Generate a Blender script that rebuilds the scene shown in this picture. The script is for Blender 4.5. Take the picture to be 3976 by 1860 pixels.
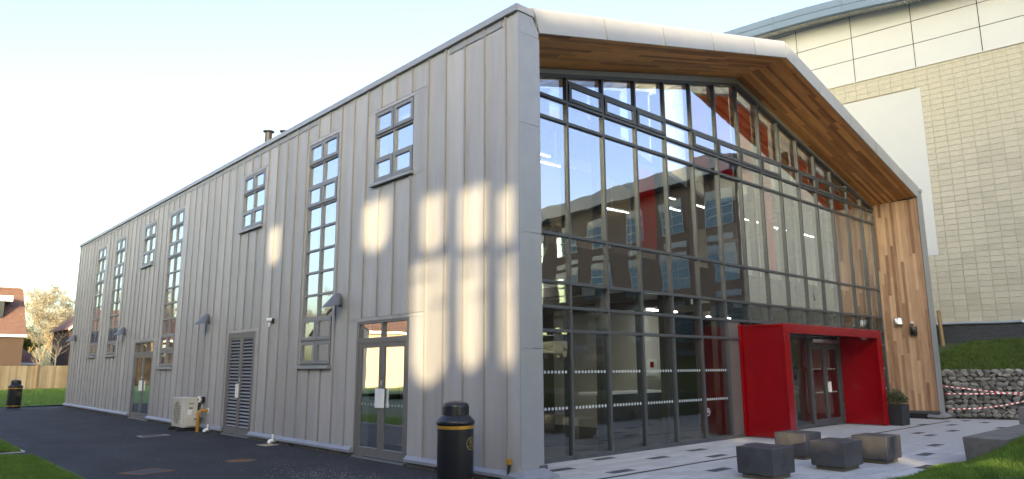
import bpy, bmesh, math, random
from mathutils import Vector, Matrix
random.seed(7)
C = bpy.context.scene.collection
S = bpy.context.scene
for o in list(bpy.data.objects): bpy.data.objects.remove(o)

# ------------------------------------------------------------------ camera
CAM = Vector((-7.157, -7.647, 1.65)); YAW, PITCH, ROLL, FPX = 0.7418, 0.1782, -0.0049, 2749.08
_f = Vector((math.sin(YAW)*math.cos(PITCH), math.cos(YAW)*math.cos(PITCH), math.sin(PITCH)))
_r0 = Vector((math.cos(YAW), -math.sin(YAW), 0)); _u0 = _r0.cross(_f)
_r = math.cos(ROLL)*_r0 + math.sin(ROLL)*_u0; _u = -math.sin(ROLL)*_r0 + math.cos(ROLL)*_u0
cd = bpy.data.cameras.new('camera'); cam = bpy.data.objects.new('camera', cd); C.objects.link(cam)
cd.sensor_width = 36; cd.lens = FPX/3976*36; cd.clip_end = 2000; cd.clip_start = .05
M = Matrix((_r, _u, -_f)).transposed().to_4x4(); M.translation = CAM; cam.matrix_world = M
S.camera = cam
def px(u, v, axis, val):
    """photo pixel -> point on the plane coord[axis]=val"""
    d = _f + _r*((u-1988)/FPX) - _u*((v-930)/FPX)
    return CAM + d*((val-CAM[axis])/d[axis])

# ------------------------------------------------------------------ world and sun
SUN_EL = math.radians(10.0)
SX, SY = .714, .70
TO_SUN = Vector((-SX, -SY, 0)).normalized()*math.cos(SUN_EL) + Vector((0, 0, math.sin(SUN_EL)))
w = bpy.data.worlds.new('World'); S.world = w; w.use_nodes = True
nt = w.node_tree; bg = nt.nodes['Background']
sky = nt.nodes.new('ShaderNodeTexSky'); sky.sky_type = 'NISHITA'; sky.sun_disc = False
sky.sun_elevation = SUN_EL; sky.sun_rotation = math.atan2(TO_SUN.x, TO_SUN.y)
sky.air_density = 1.0; sky.dust_density = 3.5; sky.ozone_density = 1.5; sky.altitude = 50
hs = nt.nodes.new('ShaderNodeHueSaturation'); hs.inputs['Hue'].default_value = .525; hs.inputs['Saturation'].default_value = 1.0; hs.inputs['Value'].default_value = .88
nt.links.new(sky.outputs[0], hs.inputs['Color']); nt.links.new(hs.outputs[0], bg.inputs[0]); bg.inputs[1].default_value = 0.15
sl = bpy.data.lights.new('sun', 'SUN'); sl.energy = 2.05; sl.angle = math.radians(.55); sl.color = (1, .79, .48)
so = bpy.data.objects.new('sun', sl); C.objects.link(so); so.rotation_euler = TO_SUN.to_track_quat('Z', 'Y').to_euler()
S.view_settings.view_transform = 'Standard'; S.view_settings.look = 'None'
S.view_settings.exposure = 2.55; S.view_settings.gamma = 1
S.render.engine = 'CYCLES'
S.cycles.max_bounces = 8; S.cycles.transparent_max_bounces = 24; S.cycles.diffuse_bounces = 4; S.cycles.glossy_bounces = 4

# ------------------------------------------------------------------ materials
def mat(name, col, rough=.6, metal=0, var=0, noise=None, bump=None, spec=.5, hue=0):
    """principled; var = per-object value spread, noise=(scale, amount, stretch xyz), bump=(scale, strength)"""
    m = bpy.data.materials.new(name); m.use_nodes = True; n = m.node_tree.nodes; L = m.node_tree.links
    b = n['Principled BSDF']; b.inputs['Roughness'].default_value = rough; b.inputs['Metallic'].default_value = metal
    b.inputs['Specular IOR Level'].default_value = spec
    src = None
    rgb = n.new('ShaderNodeRGB'); rgb.outputs[0].default_value = (*col, 1); src = rgb.outputs[0]
    tc = n.new('ShaderNodeTexCoord')
    if noise:
        sc, am, st = noise
        mp = n.new('ShaderNodeMapping'); mp.inputs['Scale'].default_value = st; L.new(tc.outputs['Object'], mp.inputs[0])
        oi0 = n.new('ShaderNodeObjectInfo'); ad = n.new('ShaderNodeVectorMath'); ad.operation = 'ADD'
        mu = n.new('ShaderNodeMath'); mu.operation = 'MULTIPLY'; mu.inputs[1].default_value = 37
        L.new(oi0.outputs['Random'], mu.inputs[0]); L.new(mp.outputs[0], ad.inputs[0]); L.new(mu.outputs[0], ad.inputs[1])
        t = n.new('ShaderNodeTexNoise'); t.inputs['Scale'].default_value = sc; t.inputs['Detail'].default_value = 6; t.inputs['Roughness'].default_value = .65
        L.new(ad.outputs[0], t.inputs['Vector'])
        mr = n.new('ShaderNodeMapRange'); mr.inputs['From Min'].default_value = .3; mr.inputs['From Max'].default_value = .7
        mr.inputs['To Min'].default_value = 1-am; mr.inputs['To Max'].default_value = 1+am
        L.new(t.outputs[0], mr.inputs['Value'])
        h = n.new('ShaderNodeHueSaturation'); L.new(src, h.inputs['Color']); L.new(mr.outputs[0], h.inputs['Value']); src = h.outputs[0]
    if var or hue:
        oi = n.new('ShaderNodeObjectInfo'); h = n.new('ShaderNodeHueSaturation')
        mr = n.new('ShaderNodeMapRange'); mr.inputs['To Min'].default_value = 1-var; mr.inputs['To Max'].default_value = 1+var
        L.new(oi.outputs['Random'], mr.inputs['Value']); L.new(mr.outputs[0], h.inputs['Value'])
        if hue:
            m2 = n.new('ShaderNodeMath'); m2.operation = 'MULTIPLY'; m2.inputs[1].default_value = 7.31
            m3 = n.new('ShaderNodeMath'); m3.operation = 'FRACT'; L.new(oi.outputs['Random'], m2.inputs[0]); L.new(m2.outputs[0], m3.inputs[0])
            m4 = n.new('ShaderNodeMapRange'); m4.inputs['To Min'].default_value = .5-hue; m4.inputs['To Max'].default_value = .5+hue
            L.new(m3.outputs[0], m4.inputs['Value']); L.new(m4.outputs[0], h.inputs['Hue'])
        L.new(src, h.inputs['Color']); src = h.outputs[0]
    L.new(src, b.inputs['Base Color'])
    if bump:
        t = n.new('ShaderNodeTexNoise'); t.inputs['Scale'].default_value = bump[0]; t.inputs['Detail'].default_value = 5
        L.new(tc.outputs['Object'], t.inputs['Vector'])
        bp = n.new('ShaderNodeBump'); bp.inputs['Strength'].default_value = bump[1]; bp.inputs['Distance'].default_value = .02
        L.new(t.outputs[0], bp.inputs['Height']); L.new(bp.outputs[0], b.inputs['Normal'])
    return m
def wood(name, dark, light):
    m = bpy.data.materials.new(name); m.use_nodes = True; n = m.node_tree.nodes; L = m.node_tree.links; b = n['Principled BSDF']
    oi = n.new('ShaderNodeObjectInfo'); tc = n.new('ShaderNodeTexCoord')
    mp = n.new('ShaderNodeMapping'); mp.inputs['Scale'].default_value = (1.2, 55, 1.2); L.new(tc.outputs['Object'], mp.inputs[0])
    t = n.new('ShaderNodeTexNoise'); t.inputs['Scale'].default_value = 1; t.inputs['Detail'].default_value = 5; L.new(mp.outputs[0], t.inputs['Vector'])
    mp2 = n.new('ShaderNodeMapping'); mp2.inputs['Scale'].default_value = (1.2, 5, 1.2); L.new(tc.outputs['Object'], mp2.inputs[0])
    t2 = n.new('ShaderNodeTexNoise'); t2.inputs['Scale'].default_value = 1.6; t2.inputs['Detail'].default_value = 3; L.new(mp2.outputs[0], t2.inputs['Vector'])
    r = n.new('ShaderNodeValToRGB'); r.color_ramp.elements[0].color = (*dark, 1); r.color_ramp.elements[1].color = (*light, 1)
    r.color_ramp.elements[0].position = .05; r.color_ramp.elements[1].position = .95
    a = n.new('ShaderNodeMath'); a.operation = 'MULTIPLY_ADD'; a.inputs[1].default_value = .45; L.new(t.outputs[0], a.inputs[0])
    a2 = n.new('ShaderNodeMath'); a2.operation = 'MULTIPLY_ADD'; a2.inputs[1].default_value = .8; a2.inputs[2].default_value = -.35; L.new(oi.outputs['Random'], a2.inputs[0])
    L.new(a2.outputs[0], a.inputs[2])
    a3 = n.new('ShaderNodeMath'); a3.operation = 'MULTIPLY_ADD'; a3.inputs[1].default_value = .5; L.new(t2.outputs[0], a3.inputs[0]); L.new(a.outputs[0], a3.inputs[2])
    L.new(a3.outputs[0], r.inputs[0]); L.new(r.outputs[0], b.inputs['Base Color']); b.inputs['Roughness'].default_value = .55
    return m
def glass(name, base=.2, tint=(.75, .8, .8), wave=.0012):
    """coated double glazing: mirror part rising with angle, the rest looks through"""
    m = bpy.data.materials.new(name); m.use_nodes = True; n = m.node_tree.nodes; L = m.node_tree.links
    n.remove(n['Principled BSDF']); out = n['Material Output']
    tr = n.new('ShaderNodeBsdfTransparent'); tr.inputs[0].default_value = (*tint, 1)
    gl = n.new('ShaderNodeBsdfGlossy'); gl.inputs['Roughness'].default_value = 0; gl.inputs[0].default_value = (.93, .97, 1, 1)
    ge = n.new('ShaderNodeNewGeometry'); dt = n.new('ShaderNodeVectorMath'); dt.operation = 'DOT_PRODUCT'; L.new(ge.outputs['Incoming'], dt.inputs[0]); L.new(ge.outputs['Normal'], dt.inputs[1])
    ab = n.new('ShaderNodeMath'); ab.operation = 'ABSOLUTE'; L.new(dt.outputs['Value'], ab.inputs[0]); om = n.new('ShaderNodeMath'); om.operation = 'SUBTRACT'; om.inputs[0].default_value = 1; L.new(ab.outputs[0], om.inputs[1])
    pw = n.new('ShaderNodeMath'); pw.operation = 'POWER'; pw.inputs[1].default_value = 5; L.new(om.outputs[0], pw.inputs[0])
    ma = n.new('ShaderNodeMath'); ma.operation = 'MULTIPLY_ADD'; ma.inputs[1].default_value = .96-base; ma.inputs[2].default_value = base+.04; ma.use_clamp = True
    L.new(pw.outputs[0], ma.inputs[0])
    tc = n.new('ShaderNodeTexCoord'); oi = n.new('ShaderNodeObjectInfo')
    mu = n.new('ShaderNodeMath'); mu.operation = 'MULTIPLY'; mu.inputs[1].default_value = 91; L.new(oi.outputs['Random'], mu.inputs[0])
    ad = n.new('ShaderNodeVectorMath'); ad.operation = 'ADD'; L.new(tc.outputs['Object'], ad.inputs[0]); L.new(mu.outputs[0], ad.inputs[1])
    t = n.new('ShaderNodeTexNoise'); t.inputs['Scale'].default_value = .9; t.inputs['Detail'].default_value = 1.5; L.new(ad.outputs[0], t.inputs['Vector'])
    bp = n.new('ShaderNodeBump'); bp.inputs['Distance'].default_value = wave*3; bp.inputs['Strength'].default_value = 1; L.new(t.outputs[0], bp.inputs['Height'])
    L.new(bp.outputs[0], gl.inputs['Normal'])
    mx = n.new('ShaderNodeMixShader'); L.new(ma.outputs[0], mx.inputs[0]); L.new(tr.outputs[0], mx.inputs[1]); L.new(gl.outputs[0], mx.inputs[2])
    L.new(mx.outputs[0], out.inputs['Surface']); return m
def emis(name, col, st):
    m = bpy.data.materials.new(name); m.use_nodes = True; b = m.node_tree.nodes['Principled BSDF']
    b.inputs['Emission Color'].default_value = (*col, 1); b.inputs['Emission Strength'].default_value = st; b.inputs['Base Color'].default_value = (.8, .8, .8, 1); return m
def bricktex(name, c1, c2, mortar, bw, bh, ms=.012, axis='Y', bumpd=.006):
    m = bpy.data.materials.new(name); m.use_nodes = True; n = m.node_tree.nodes; L = m.node_tree.links; b = n['Principled BSDF']
    tc = n.new('ShaderNodeTexCoord'); sp = n.new('ShaderNodeSeparateXYZ'); cb = n.new('ShaderNodeCombineXYZ')
    L.new(tc.outputs['Object'], sp.inputs[0])
    sm = n.new('ShaderNodeMath'); sm.operation = 'ADD'; L.new(sp.outputs[0], sm.inputs[0]); L.new(sp.outputs[1], sm.inputs[1])
    L.new(sm.outputs[0] if axis == 'XY' else sp.outputs[axis], cb.inputs[0]); L.new(sp.outputs[2], cb.inputs[1])
    t = n.new('ShaderNodeTexBrick'); L.new(cb.outputs[0], t.inputs['Vector']); t.inputs['Color1'].default_value = (*c1, 1); t.inputs['Color2'].default_value = (*c2, 1)
    t.inputs['Mortar'].default_value = (*mortar, 1); t.inputs['Scale'].default_value = 1; t.inputs['Brick Width'].default_value = bw; t.inputs['Row Height'].default_value = bh
    t.inputs['Mortar Size'].default_value = ms; L.new(t.outputs[0], b.inputs['Base Color']); b.inputs['Roughness'].default_value = .85
    bp = n.new('ShaderNodeBump'); bp.inputs['Distance'].default_value = bumpd; bp.invert = True; L.new(t.outputs[1], bp.inputs['Height']); L.new(bp.outputs[0], b.inputs['Normal'])
    return m

MT = dict(
    zinc=mat('zinc_cladding', (.366, .363, .36), .42, .15, var=.1, noise=(1.6, .15, (1, 1.6, .22)), bump=(2.5, .12), hue=.006),
    zinc_front=mat('zinc_trim', (.31, .32, .335), .4, .3, var=.03, noise=(2, .06, (1, 1, 1)), bump=(2.5, .08)),
    zinc_fascia=mat('zinc_fascia', (.36, .365, .375), .42, .2, var=.02, noise=(1.5, .06, (1, 1, 1)), bump=(1.5, .1)),
    seam=mat('zinc_seam', (.3, .292, .285), .4, .2, var=.05),
    frame=mat('window_frame_grey', (.075, .08, .087), .4, .1, noise=(3, .05, (1, 1, 1))),
    frame_light=mat('window_frame_side', (.2, .205, .215), .4, .15, var=.04), frame_door=mat('door_frame_grey', (.15, .145, .14), .4, .15),
    skirt=mat('zinc_skirting', (.26, .27, .29), .45, .2, noise=(3, .1, (1, 1, 1))),
    gasket=mat('black_gasket', (.012, .012, .013), .6),
    plinth=mat('plinth_block', (.13, .12, .105), .9, var=.15, noise=(14, .2, (1, 1, 1)), bump=(40, .3)),
    cedar=wood('cedar_soffit', (.28, .092, .022), (.82, .38, .11)),
    cedar_wall=wood('cedar_reveal', (.2, .098, .053), (.58, .39, .245)),
    core=mat('wall_core_dark', (.05, .05, .05), .9),
    inner=mat('interior_plaster', (.62, .6, .55), .9, noise=(.8, .05, (1, 1, 1))),
    inner_beige=mat('interior_beige', (.5, .44, .32), .9, noise=(.6, .06, (1, 1, 1))),
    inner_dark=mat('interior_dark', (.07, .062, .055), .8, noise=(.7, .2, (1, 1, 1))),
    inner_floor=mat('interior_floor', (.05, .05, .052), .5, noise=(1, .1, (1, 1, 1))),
    white=mat('white_laminate', (.75, .75, .73), .5),
    red=mat('red_gloss_panel', (.25, .002, .006), .18, noise=(1.5, .12, (1, 1, 1)), bump=(1.1, .02)),
    blind_red=mat('red_blind', (.95, .015, .03), .8, noise=(9, .1, (1, 1, .05))),
    blind_white=mat('white_blind', (.66, .65, .62), .8),
    steel=mat('brushed_steel', (.6, .61, .62), .3, .9, noise=(20, .05, (1, 1, .1))),
    black=mat('black_plastic', (.012, .012, .014), .33, noise=(3, .15, (1, 1, 1))),
    gold=mat('gold_band', (.5, .27, .045), .35, .5),
    goldprint=mat('gold_print', (.33, .25, .06), .6),
    whiteprint=mat('white_print', (.75, .78, .78), .6),
    dots=mat('frosted_dots', (.42, .46, .47), .7),
    concrete=mat('dark_concrete', (.055, .054, .058), .5, var=.1, noise=(3.5, .35, (1, 1, 1)), bump=(16, .12)),
    bench=mat('bench_concrete', (.13, .124, .115), .6, noise=(2.5, .4, (1, 1, 1)), bump=(14, .12)),
    cplinth=mat('seat_plinth', (.12, .105, .08), .9, noise=(18, .2, (1, 1, 1)), bump=(40, .3)),
    asphalt=mat('asphalt', (.023, .0235, .026), .85, noise=(.9, .5, (1, .6, 1)), bump=(90, .9)),
    slab=mat('pale_paver', (.46, .463, .455), .8, var=.1, noise=(9, .12, (1, 1, 1)), bump=(70, .15), hue=.004),
    slab_dark=mat('dark_paver', (.07, .072, .078), .75, var=.18, noise=(9, .15, (1, 1, 1)), bump=(70, .15)),
    joint=mat('paver_joint', (.19, .185, .175), .95, noise=(20, .2, (1, 1, 1))),
    grass=mat('grass_blades', (.115, .2, .028), .6, noise=(3, .35, (1, 1, 1)), spec=.3),
    bankgrass=mat('bank_grass', (.07, .11, .022), .7, noise=(2.2, .4, (1, 1, 1)), spec=.2),
    soil=mat('turf_soil', (.042, .062, .014), .95, noise=(5, .35, (1, 1, 1)), bump=(30, .6)),
    lawn=mat('lawn', (.085, .15, .02), .9, noise=(.6, .3, (1, 1, 1)), bump=(25, .8)),
    kerb=mat('concrete_edging', (.36, .36, .35), .85, noise=(6, .15, (1, 1, 1))),
    block=mat('buff_block', (.43, .405, .33), .9, var=.08, noise=(8, .12, (1, 1, 1)), bump=(60, .25), hue=.008),
    mortar=mat('block_mortar', (.33, .3, .23), .95),
    hpanel=mat('hall_white_panel', (.5, .515, .525), .5, var=.015, noise=(.8, .03, (1, 1, 1))),
    hrender=mat('hall_render_panel', (.5, .515, .515), .7, noise=(.6, .03, (1, 1, 1))),
    hfascia=mat('hall_blue_fascia', (.14, .2, .285), .45, .1, var=.04, noise=(.6, .06, (1, 1, 1))),
    hsoffit=mat('hall_corrugated_soffit', (.68, .67, .6), .5),
    blue_brick=mat('blue_brick', (.035, .04, .052), .6, var=.3, noise=(10, .2, (1, 1, 1))),
    bmortar=mat('pale_mortar', (.14, .145, .15), .95),
    pipe_grey=mat('grey_pipe', (.24, .29, .36), .5),
    stone=mat('gabion_stone', (.205, .197, .18), .85, var=.45, noise=(14, .35, (1, 1, 1)), bump=(28, .5), hue=.012),
    wire=mat('gabion_wire', (.12, .12, .12), .5, .6),
    stake=mat('timber_stake', (.25, .17, .08), .85, noise=(6, .25, (8, 8, .6))),
    tape_r=mat('tape_red', (.5, .03, .035), .5), tape_w=mat('tape_white', (.8, .78, .76), .5),
    planter=mat('planter_charcoal', (.022, .023, .026), .5, noise=(4, .1, (1, 1, 1))),
    leaf=mat('shrub_leaf', (.05, .07, .02), .6, noise=(9, .5, (1, 1, 1))),
    straw=mat('dry_grass_stem', (.4, .3, .15), .8),
    acwhite=mat('ac_enamel', (.56, .54, .47), .45), acgrey=mat('ac_grille', (.16, .16, .15), .5), acfan=mat('ac_fan_dark', (.03, .03, .03), .5),
    yellow=mat('gas_pipe_yellow', (.42, .21, .022), .45, noise=(7, .1, (1, 1, 1))),
    pvc=mat('white_pvc', (.8, .79, .77), .4), rust=mat('rusty_iron', (.17, .075, .025), .85, noise=(12, .5, (1, 1, 1)), bump=(40, .4)),
    iron=mat('cover_iron', (.045, .04, .035), .7, noise=(16, .4, (1, 1, 1)), bump=(50, .5)),
    lampgrey=mat('lamp_grey', (.15, .16, .175), .4, .3), black_metal=mat('black_lamp', (.015, .015, .016), .35),
    housebrick=bricktex('house_brick', (.055, .026, .018), (.04, .019, .014), (.07, .055, .042), .225, .075, .01, 'X'),
    housetile=bricktex('roof_tile', (.21, .115, .085), (.17, .09, .068), (.08, .042, .03), .3, .12, .02, 'X', .03),
    render_pink=mat('render_cream', (.7, .5, .36), .9), fasciaw=mat('white_fascia', (.78, .78, .76), .5),
    darkglass=mat('dark_window', (.03, .035, .04), .08),
    fence=wood('fence_board', (.38, .25, .12), (.62, .46, .26)), post=mat('fence_post', (.32, .2, .09), .85, noise=(5, .2, (6, 6, .5))),
    bark=mat('pale_bark', (.42, .35, .25), .9, noise=(6, .3, (1, 1, .3))), barkd=mat('brown_bark', (.2, .14, .08), .9, noise=(6, .3, (1, 1, .3))),
    twig=mat('yellow_twig', (.3, .27, .2), .9, noise=(2, .3, (1, 1, 1))), ever=mat('evergreen', (.045, .07, .02), .8, noise=(1, .4, (1, 1, 1))),
    wingbrick=bricktex('wing_brick', (.055, .032, .021), (.04, .023, .016), (.05, .04, .032), .225, .075, .012, 'XY'),
    wingframe=mat('wing_frame', (.05, .08, .11), .4), wingglass=mat('wing_glass', (.21, .28, .31), .03, .9), wingroof=mat('wing_roof', (.045, .07, .105), .5),
    roofgrey=mat('roof_zinc', (.28, .29, .3), .5, .2),
    carpaint=mat('silver_car_paint', (.5, .51, .52), .25, .6), tyre=mat('tyre', (.015, .015, .015), .8),
    glass=glass('curtain_wall_glass', .045, (.84, .87, .87), .0012), glass_up=glass('coated_glass', .42, (.96, .98, .98), .0014),
    paler=mat('blocker_pale', (.52, .51, .49), .9, noise=(.5, .08, (1, 1, 1))), glass2=glass('window_glass', .52, (.92, .94, .94), .0009),  # pale tone of the added blockers, chosen to bounce light onto the cladding
    clear=glass('added_rooflight_glass', .04, (.95, .96, .96), .0004),  # glass of the added roof opening that lets daylight in
    strip=emis('strip_light_glow', (1, .93, .8), 6), panel_l=emis('panel_light_glow', (1, .95, .86), 9), lampgl=emis('downlight_glow', (1, .95, .9), 4),
)
for nm in ('blind_red', 'blind_white'):   # thin fabric lets light through
    n_ = MT[nm].node_tree.nodes; l_ = MT[nm].node_tree.links; pr = n_['Principled BSDF']; tl = n_.new('ShaderNodeBsdfTranslucent'); mx_ = n_.new('ShaderNodeMixShader'); mx_.inputs[0].default_value = .8
    l_.new(pr.inputs['Base Color'].links[0].from_socket, tl.inputs[0]); l_.new(pr.outputs[0], mx_.inputs[1]); l_.new(tl.outputs[0], mx_.inputs[2]); l_.new(mx_.outputs[0], n_['Material Output'].inputs['Surface'])

# ------------------------------------------------------------------ mesh helpers
class MB:
    def __init__(s): s.v = []; s.f = []; s.mi = []; s.cur = 0
    def add(s, vs, fs):
        b = len(s.v); s.v += [tuple(p) for p in vs]; s.f += [tuple(b+i for i in f) for f in fs]; s.mi += [s.cur]*len(fs); return s
    def hexa(s, p):  # 8 points: bottom 4 ccw, top 4 ccw
        return s.add(p, [(3, 2, 1, 0), (4, 5, 6, 7), (0, 1, 5, 4), (1, 2, 6, 5), (2, 3, 7, 6), (3, 0, 4, 7)])
    def box(s, x0, x1, y0, y1, z0, z1):
        return s.hexa([(x0, y0, z0), (x1, y0, z0), (x1, y1, z0), (x0, y1, z0), (x0, y0, z1), (x1, y0, z1), (x1, y1, z1), (x0, y1, z1)])
    def prism(s, poly, vec):  # planar polygon extruded by vec
        n = len(poly); vec = Vector(vec); p = [Vector(q) for q in poly]
        return s.add(p+[q+vec for q in p], [tuple(range(n))[::-1], tuple(range(n, 2*n))]+[(i, (i+1) % n, n+(i+1) % n, n+i) for i in range(n)])
    def tube(s, pts, rad, n=10, cap=True):
        pts = [Vector(p) for p in pts]; rad = rad if isinstance(rad, (list, tuple)) else [rad]*len(pts)
        rings = []; prev = None
        for i, p in enumerate(pts):
            d = (pts[min(i+1, len(pts)-1)]-pts[max(i-1, 0)]).normalized()
            a = prev if prev is not None else (Vector((0, 0, 1)) if abs(d.z) < .9 else Vector((1, 0, 0)))
            a = (a-d*a.dot(d)); a = a.normalized() if a.length > 1e-6 else d.orthogonal().normalized(); prev = a
            c = d.cross(a); rings.append([p+(a*math.cos(2*math.pi*k/n)+c*math.sin(2*math.pi*k/n))*rad[i] for k in range(n)])
        vs = [q for r in rings for q in r]; fs = []
        for i in range(len(pts)-1):
            for k in range(n): fs.append((i*n+k, i*n+(k+1) % n, (i+1)*n+(k+1) % n, (i+1)*n+k))
        if cap: fs += [tuple(range(n))[::-1], tuple((len(pts)-1)*n+k for k in range(n))]
        return s.add(vs, fs)
    def lathe(s, c, prof, n=32):  # prof [(r,z)...] bottom to top
        vs = []; fs = []
        for r, z in prof: vs += [(c[0]+r*math.cos(2*math.pi*k/n), c[1]+r*math.sin(2*math.pi*k/n), c[2]+z) for k in range(n)]
        for i in range(len(prof)-1):
            for k in range(n): fs.append((i*n+k, i*n+(k+1) % n, (i+1)*n+(k+1) % n, (i+1)*n+k))
        fs += [tuple(range(n))[::-1], tuple((len(prof)-1)*n+k for k in range(n))]
        return s.add(vs, fs)
    def mesh(s, name, mats, smooth=False, bevel=0, seg=2, autosmooth=None):
        me = bpy.data.meshes.new(name); me.from_pydata(s.v, [], s.f)
        for m in (mats if isinstance(mats, (list, tuple)) else [mats]): me.materials.append(MT[m] if isinstance(m, str) else m)
        me.polygons.foreach_set('material_index', s.mi)
        if bevel:
            bm = bmesh.new(); bm.from_mesh(me); bmesh.ops.remove_doubles(bm, verts=bm.verts, dist=1e-5)
            bmesh.ops.bevel(bm, geom=[e for e in bm.edges], offset=bevel, segments=seg, profile=.6, affect='EDGES'); bm.to_mesh(me); bm.free()
        if smooth: me.polygons.foreach_set('use_smooth', [True]*len(me.polygons))
        if smooth and autosmooth: me.set_sharp_from_angle(angle=math.radians(autosmooth))
        me.update(); return me
    def build(s, name, mats, parent=None, **k):
        return link(name, s.mesh(name, mats, **k), parent)
def link(name, me, parent=None):
    o = bpy.data.objects.new(name, me); C.objects.link(o)
    if parent is not None:
        o.parent = parent; o.matrix_parent_inverse = WORLD[parent.name].inverted()
    WORLD[o.name] = Matrix(); return o
WORLD = {}
def inst(name, me, parent, loc, rot=(0, 0, 0), sc=(1, 1, 1)):
    o = bpy.data.objects.new(name, me); C.objects.link(o); o.parent = parent
    o.matrix_parent_inverse = WORLD[parent.name].inverted(); o.location = loc; o.rotation_euler = rot; o.scale = sc; return o
def thing(name, label, cat, loc=(0, 0, 0), group=None):
    o = bpy.data.objects.new(name, None); C.objects.link(o); o.location = loc; o.empty_display_size = .1
    WORLD[o.name] = Matrix.Translation(loc); return tag(o, label, cat, group)
def tag(o, label, cat=None, group=None, kind=None):
    o['label'] = label
    if cat: o['category'] = cat
    if group: o['group'] = group
    if kind: o['kind'] = kind
    return o
def part(parent, name, m, *boxes, **k):
    b = MB()
    for x in boxes: b.box(*x)
    return b.build(name, m, parent, **k)
def ngrid(x0, x1, y0, y1, nx, ny, zf):
    b = MB(); vs = [(x0+(x1-x0)*i/nx, y0+(y1-y0)*j/ny, 0) for j in range(ny+1) for i in range(nx+1)]
    vs = [(x, y, zf(x, y)) for x, y, _ in vs]
    b.add(vs, [(j*(nx+1)+i, j*(nx+1)+i+1, (j+1)*(nx+1)+i+1, (j+1)*(nx+1)+i) for j in range(ny) for i in range(nx)]); return b

# ================================================================== GROUND
GZ = -.03
g = ngrid(-600, 600, -600, 600, 60, 60, lambda x, y: GZ-.25).build('ground', 'lawn'); tag(g, 'wide grassy ground reaching the horizon', kind='structure')
tb = MB(); tb.prism([(-4.4, -14, 0), (0.25, -14, 0), (.25, 30.6, 0), (-4.4, 31.2, 0)], (0, 0, -.3)); tb.prism([(-16, 8.75, 0), (-4.4, 8.75, 0), (-4.4, 9.95, 0), (-16, 9.75, 0)], (0, 0, -.3))
tb.prism([(.25, -14, 0), (30, -14, 0), (30, -9.3, 0), (.25, -9.3, 0)], (0, 0, -.3)); tb.prism([(-30, -14, 0), (-4.4, -14, 0), (-4.4, -2, 0), (-30, -2, 0)], (0, 0, -.3))
tag(tb.build('tarmac_path', 'asphalt'), 'dark tarmac path along the metal-clad side wall', kind='structure')
# loose grit and pale scuffs on the tarmac
gb = MB(); rg = random.Random(3)
for i in range(1300):
    cx, cy = (rg.gauss(-1.6, .4), rg.gauss(2.3, .9)) if i < 900 else (rg.uniform(-4.2, -.1), rg.uniform(-1, 16))
    if cx > -.12 or cx < -4.3: continue
    r = rg.uniform(.003, .009); p = [(cx+r*math.cos(a+rg.random()), cy+r*math.sin(a+rg.random()), .0005) for a in (0, 2.1, 4.2)]
    gb.add(p+[(cx, cy, r*.9)], [(0, 1, 3), (1, 2, 3), (2, 0, 3)])
tag(gb.build('grit', 'kerb'), 'pale loose grit scattered over the dark tarmac', 'grit', kind='stuff')
# far lawn and left lawns
tag(ngrid(-60, 60, 30.9, 62, 40, 12, lambda x, y: .05+.05*math.sin(x*.3)).build('far_lawn', 'lawn'), 'mown lawn between the path end and the timber fence', kind='structure')
def left_h(x, y): return .02+.05*min(1, max(0, (-4.47-x)/.6))
for nm, y0, y1 in (('front_verge', -2, 8.7), ('rear_verge', 10.0, 31)):
    tag(ngrid(-14, -4.47, y0, y1, 20, 24, left_h).build(nm, 'soil'), 'grass verge beside the tarmac path, '+('near the manhole cover' if y0 < 0 else 'beyond the side path'), kind='structure')
k = MB(); k.box(-4.46, -4.4, 3.0, 8.72, -.1, .022); k.box(-4.46, -4.4, 9.98, 31, -.1, .022); k.box(-14, -4.46, 9.96, 10.0, -.1, .02)
tag(k.build('path_edging', 'kerb'), 'thin concrete edging between the path and the grass', kind='structure')
def blades(name, label, spots, m, h=(.05, .1), w=.006, seed=1, lean=.5):
    r = random.Random(seed); b = MB(); vs = b.v; fs = b.f
    for x, y, z in spots:
        hh = r.uniform(*h); a = r.uniform(0, 6.283); dx, dy = math.cos(a)*w, math.sin(a)*w; l = r.uniform(0, lean)*hh; la = r.uniform(0, 6.283)
        i = len(vs); vs += [(x-dx, y-dy, z-.01), (x+dx, y+dy, z-.01), (x+math.cos(la)*l, y+math.sin(la)*l, z+hh)]; fs.append((i, i+1, i+2))
    b.mi = [0]*len(fs); return tag(b.build(name, m), label, 'grass', kind='stuff')
rr = random.Random(11)
sp = [];
while len(sp) < 30000:
    x, y = -4.46-abs(rr.gauss(0, .8)), rr.uniform(2.2, 8.75)
    if x > -7: sp.append((x, y, left_h(x, y)))
while len(sp) < 50000:
    x, y = -4.46-abs(rr.gauss(0, .6)), rr.uniform(10.0, 18)
    if x > -6.5: sp.append((x, y, left_h(x, y)))
blades('verge_grass', 'short green grass on the verge left of the tarmac path', sp, 'grass', (.04, .085), .006, 2)
sp = []
while len(sp) < 26000:
    x, y = rr.uniform(-3, 9), rr.uniform(31, 61)
    sp.append((x, y, .05+.05*math.sin(x*.3)))
blades('lawn_grass', 'bright mown grass in front of the timber fence', sp, 'grass', (.06, .13), .02, 9)
def sstep(t): t = max(0, min(1, t)); return t*t*(3-2*t)
def mound(x, y): return -.03+.75*sstep((-3.52-y)/1.5)*(.35+.65*sstep((x-4)/4.5))+.02*math.sin(3*x)*math.sin(4*y)
tag(ngrid(2, 16, -9.2, -3.5, 70, 40, mound).build('grass_mound', 'soil'), 'grass mound rising beside the long concrete bench', kind='structure')
sp = []
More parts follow.
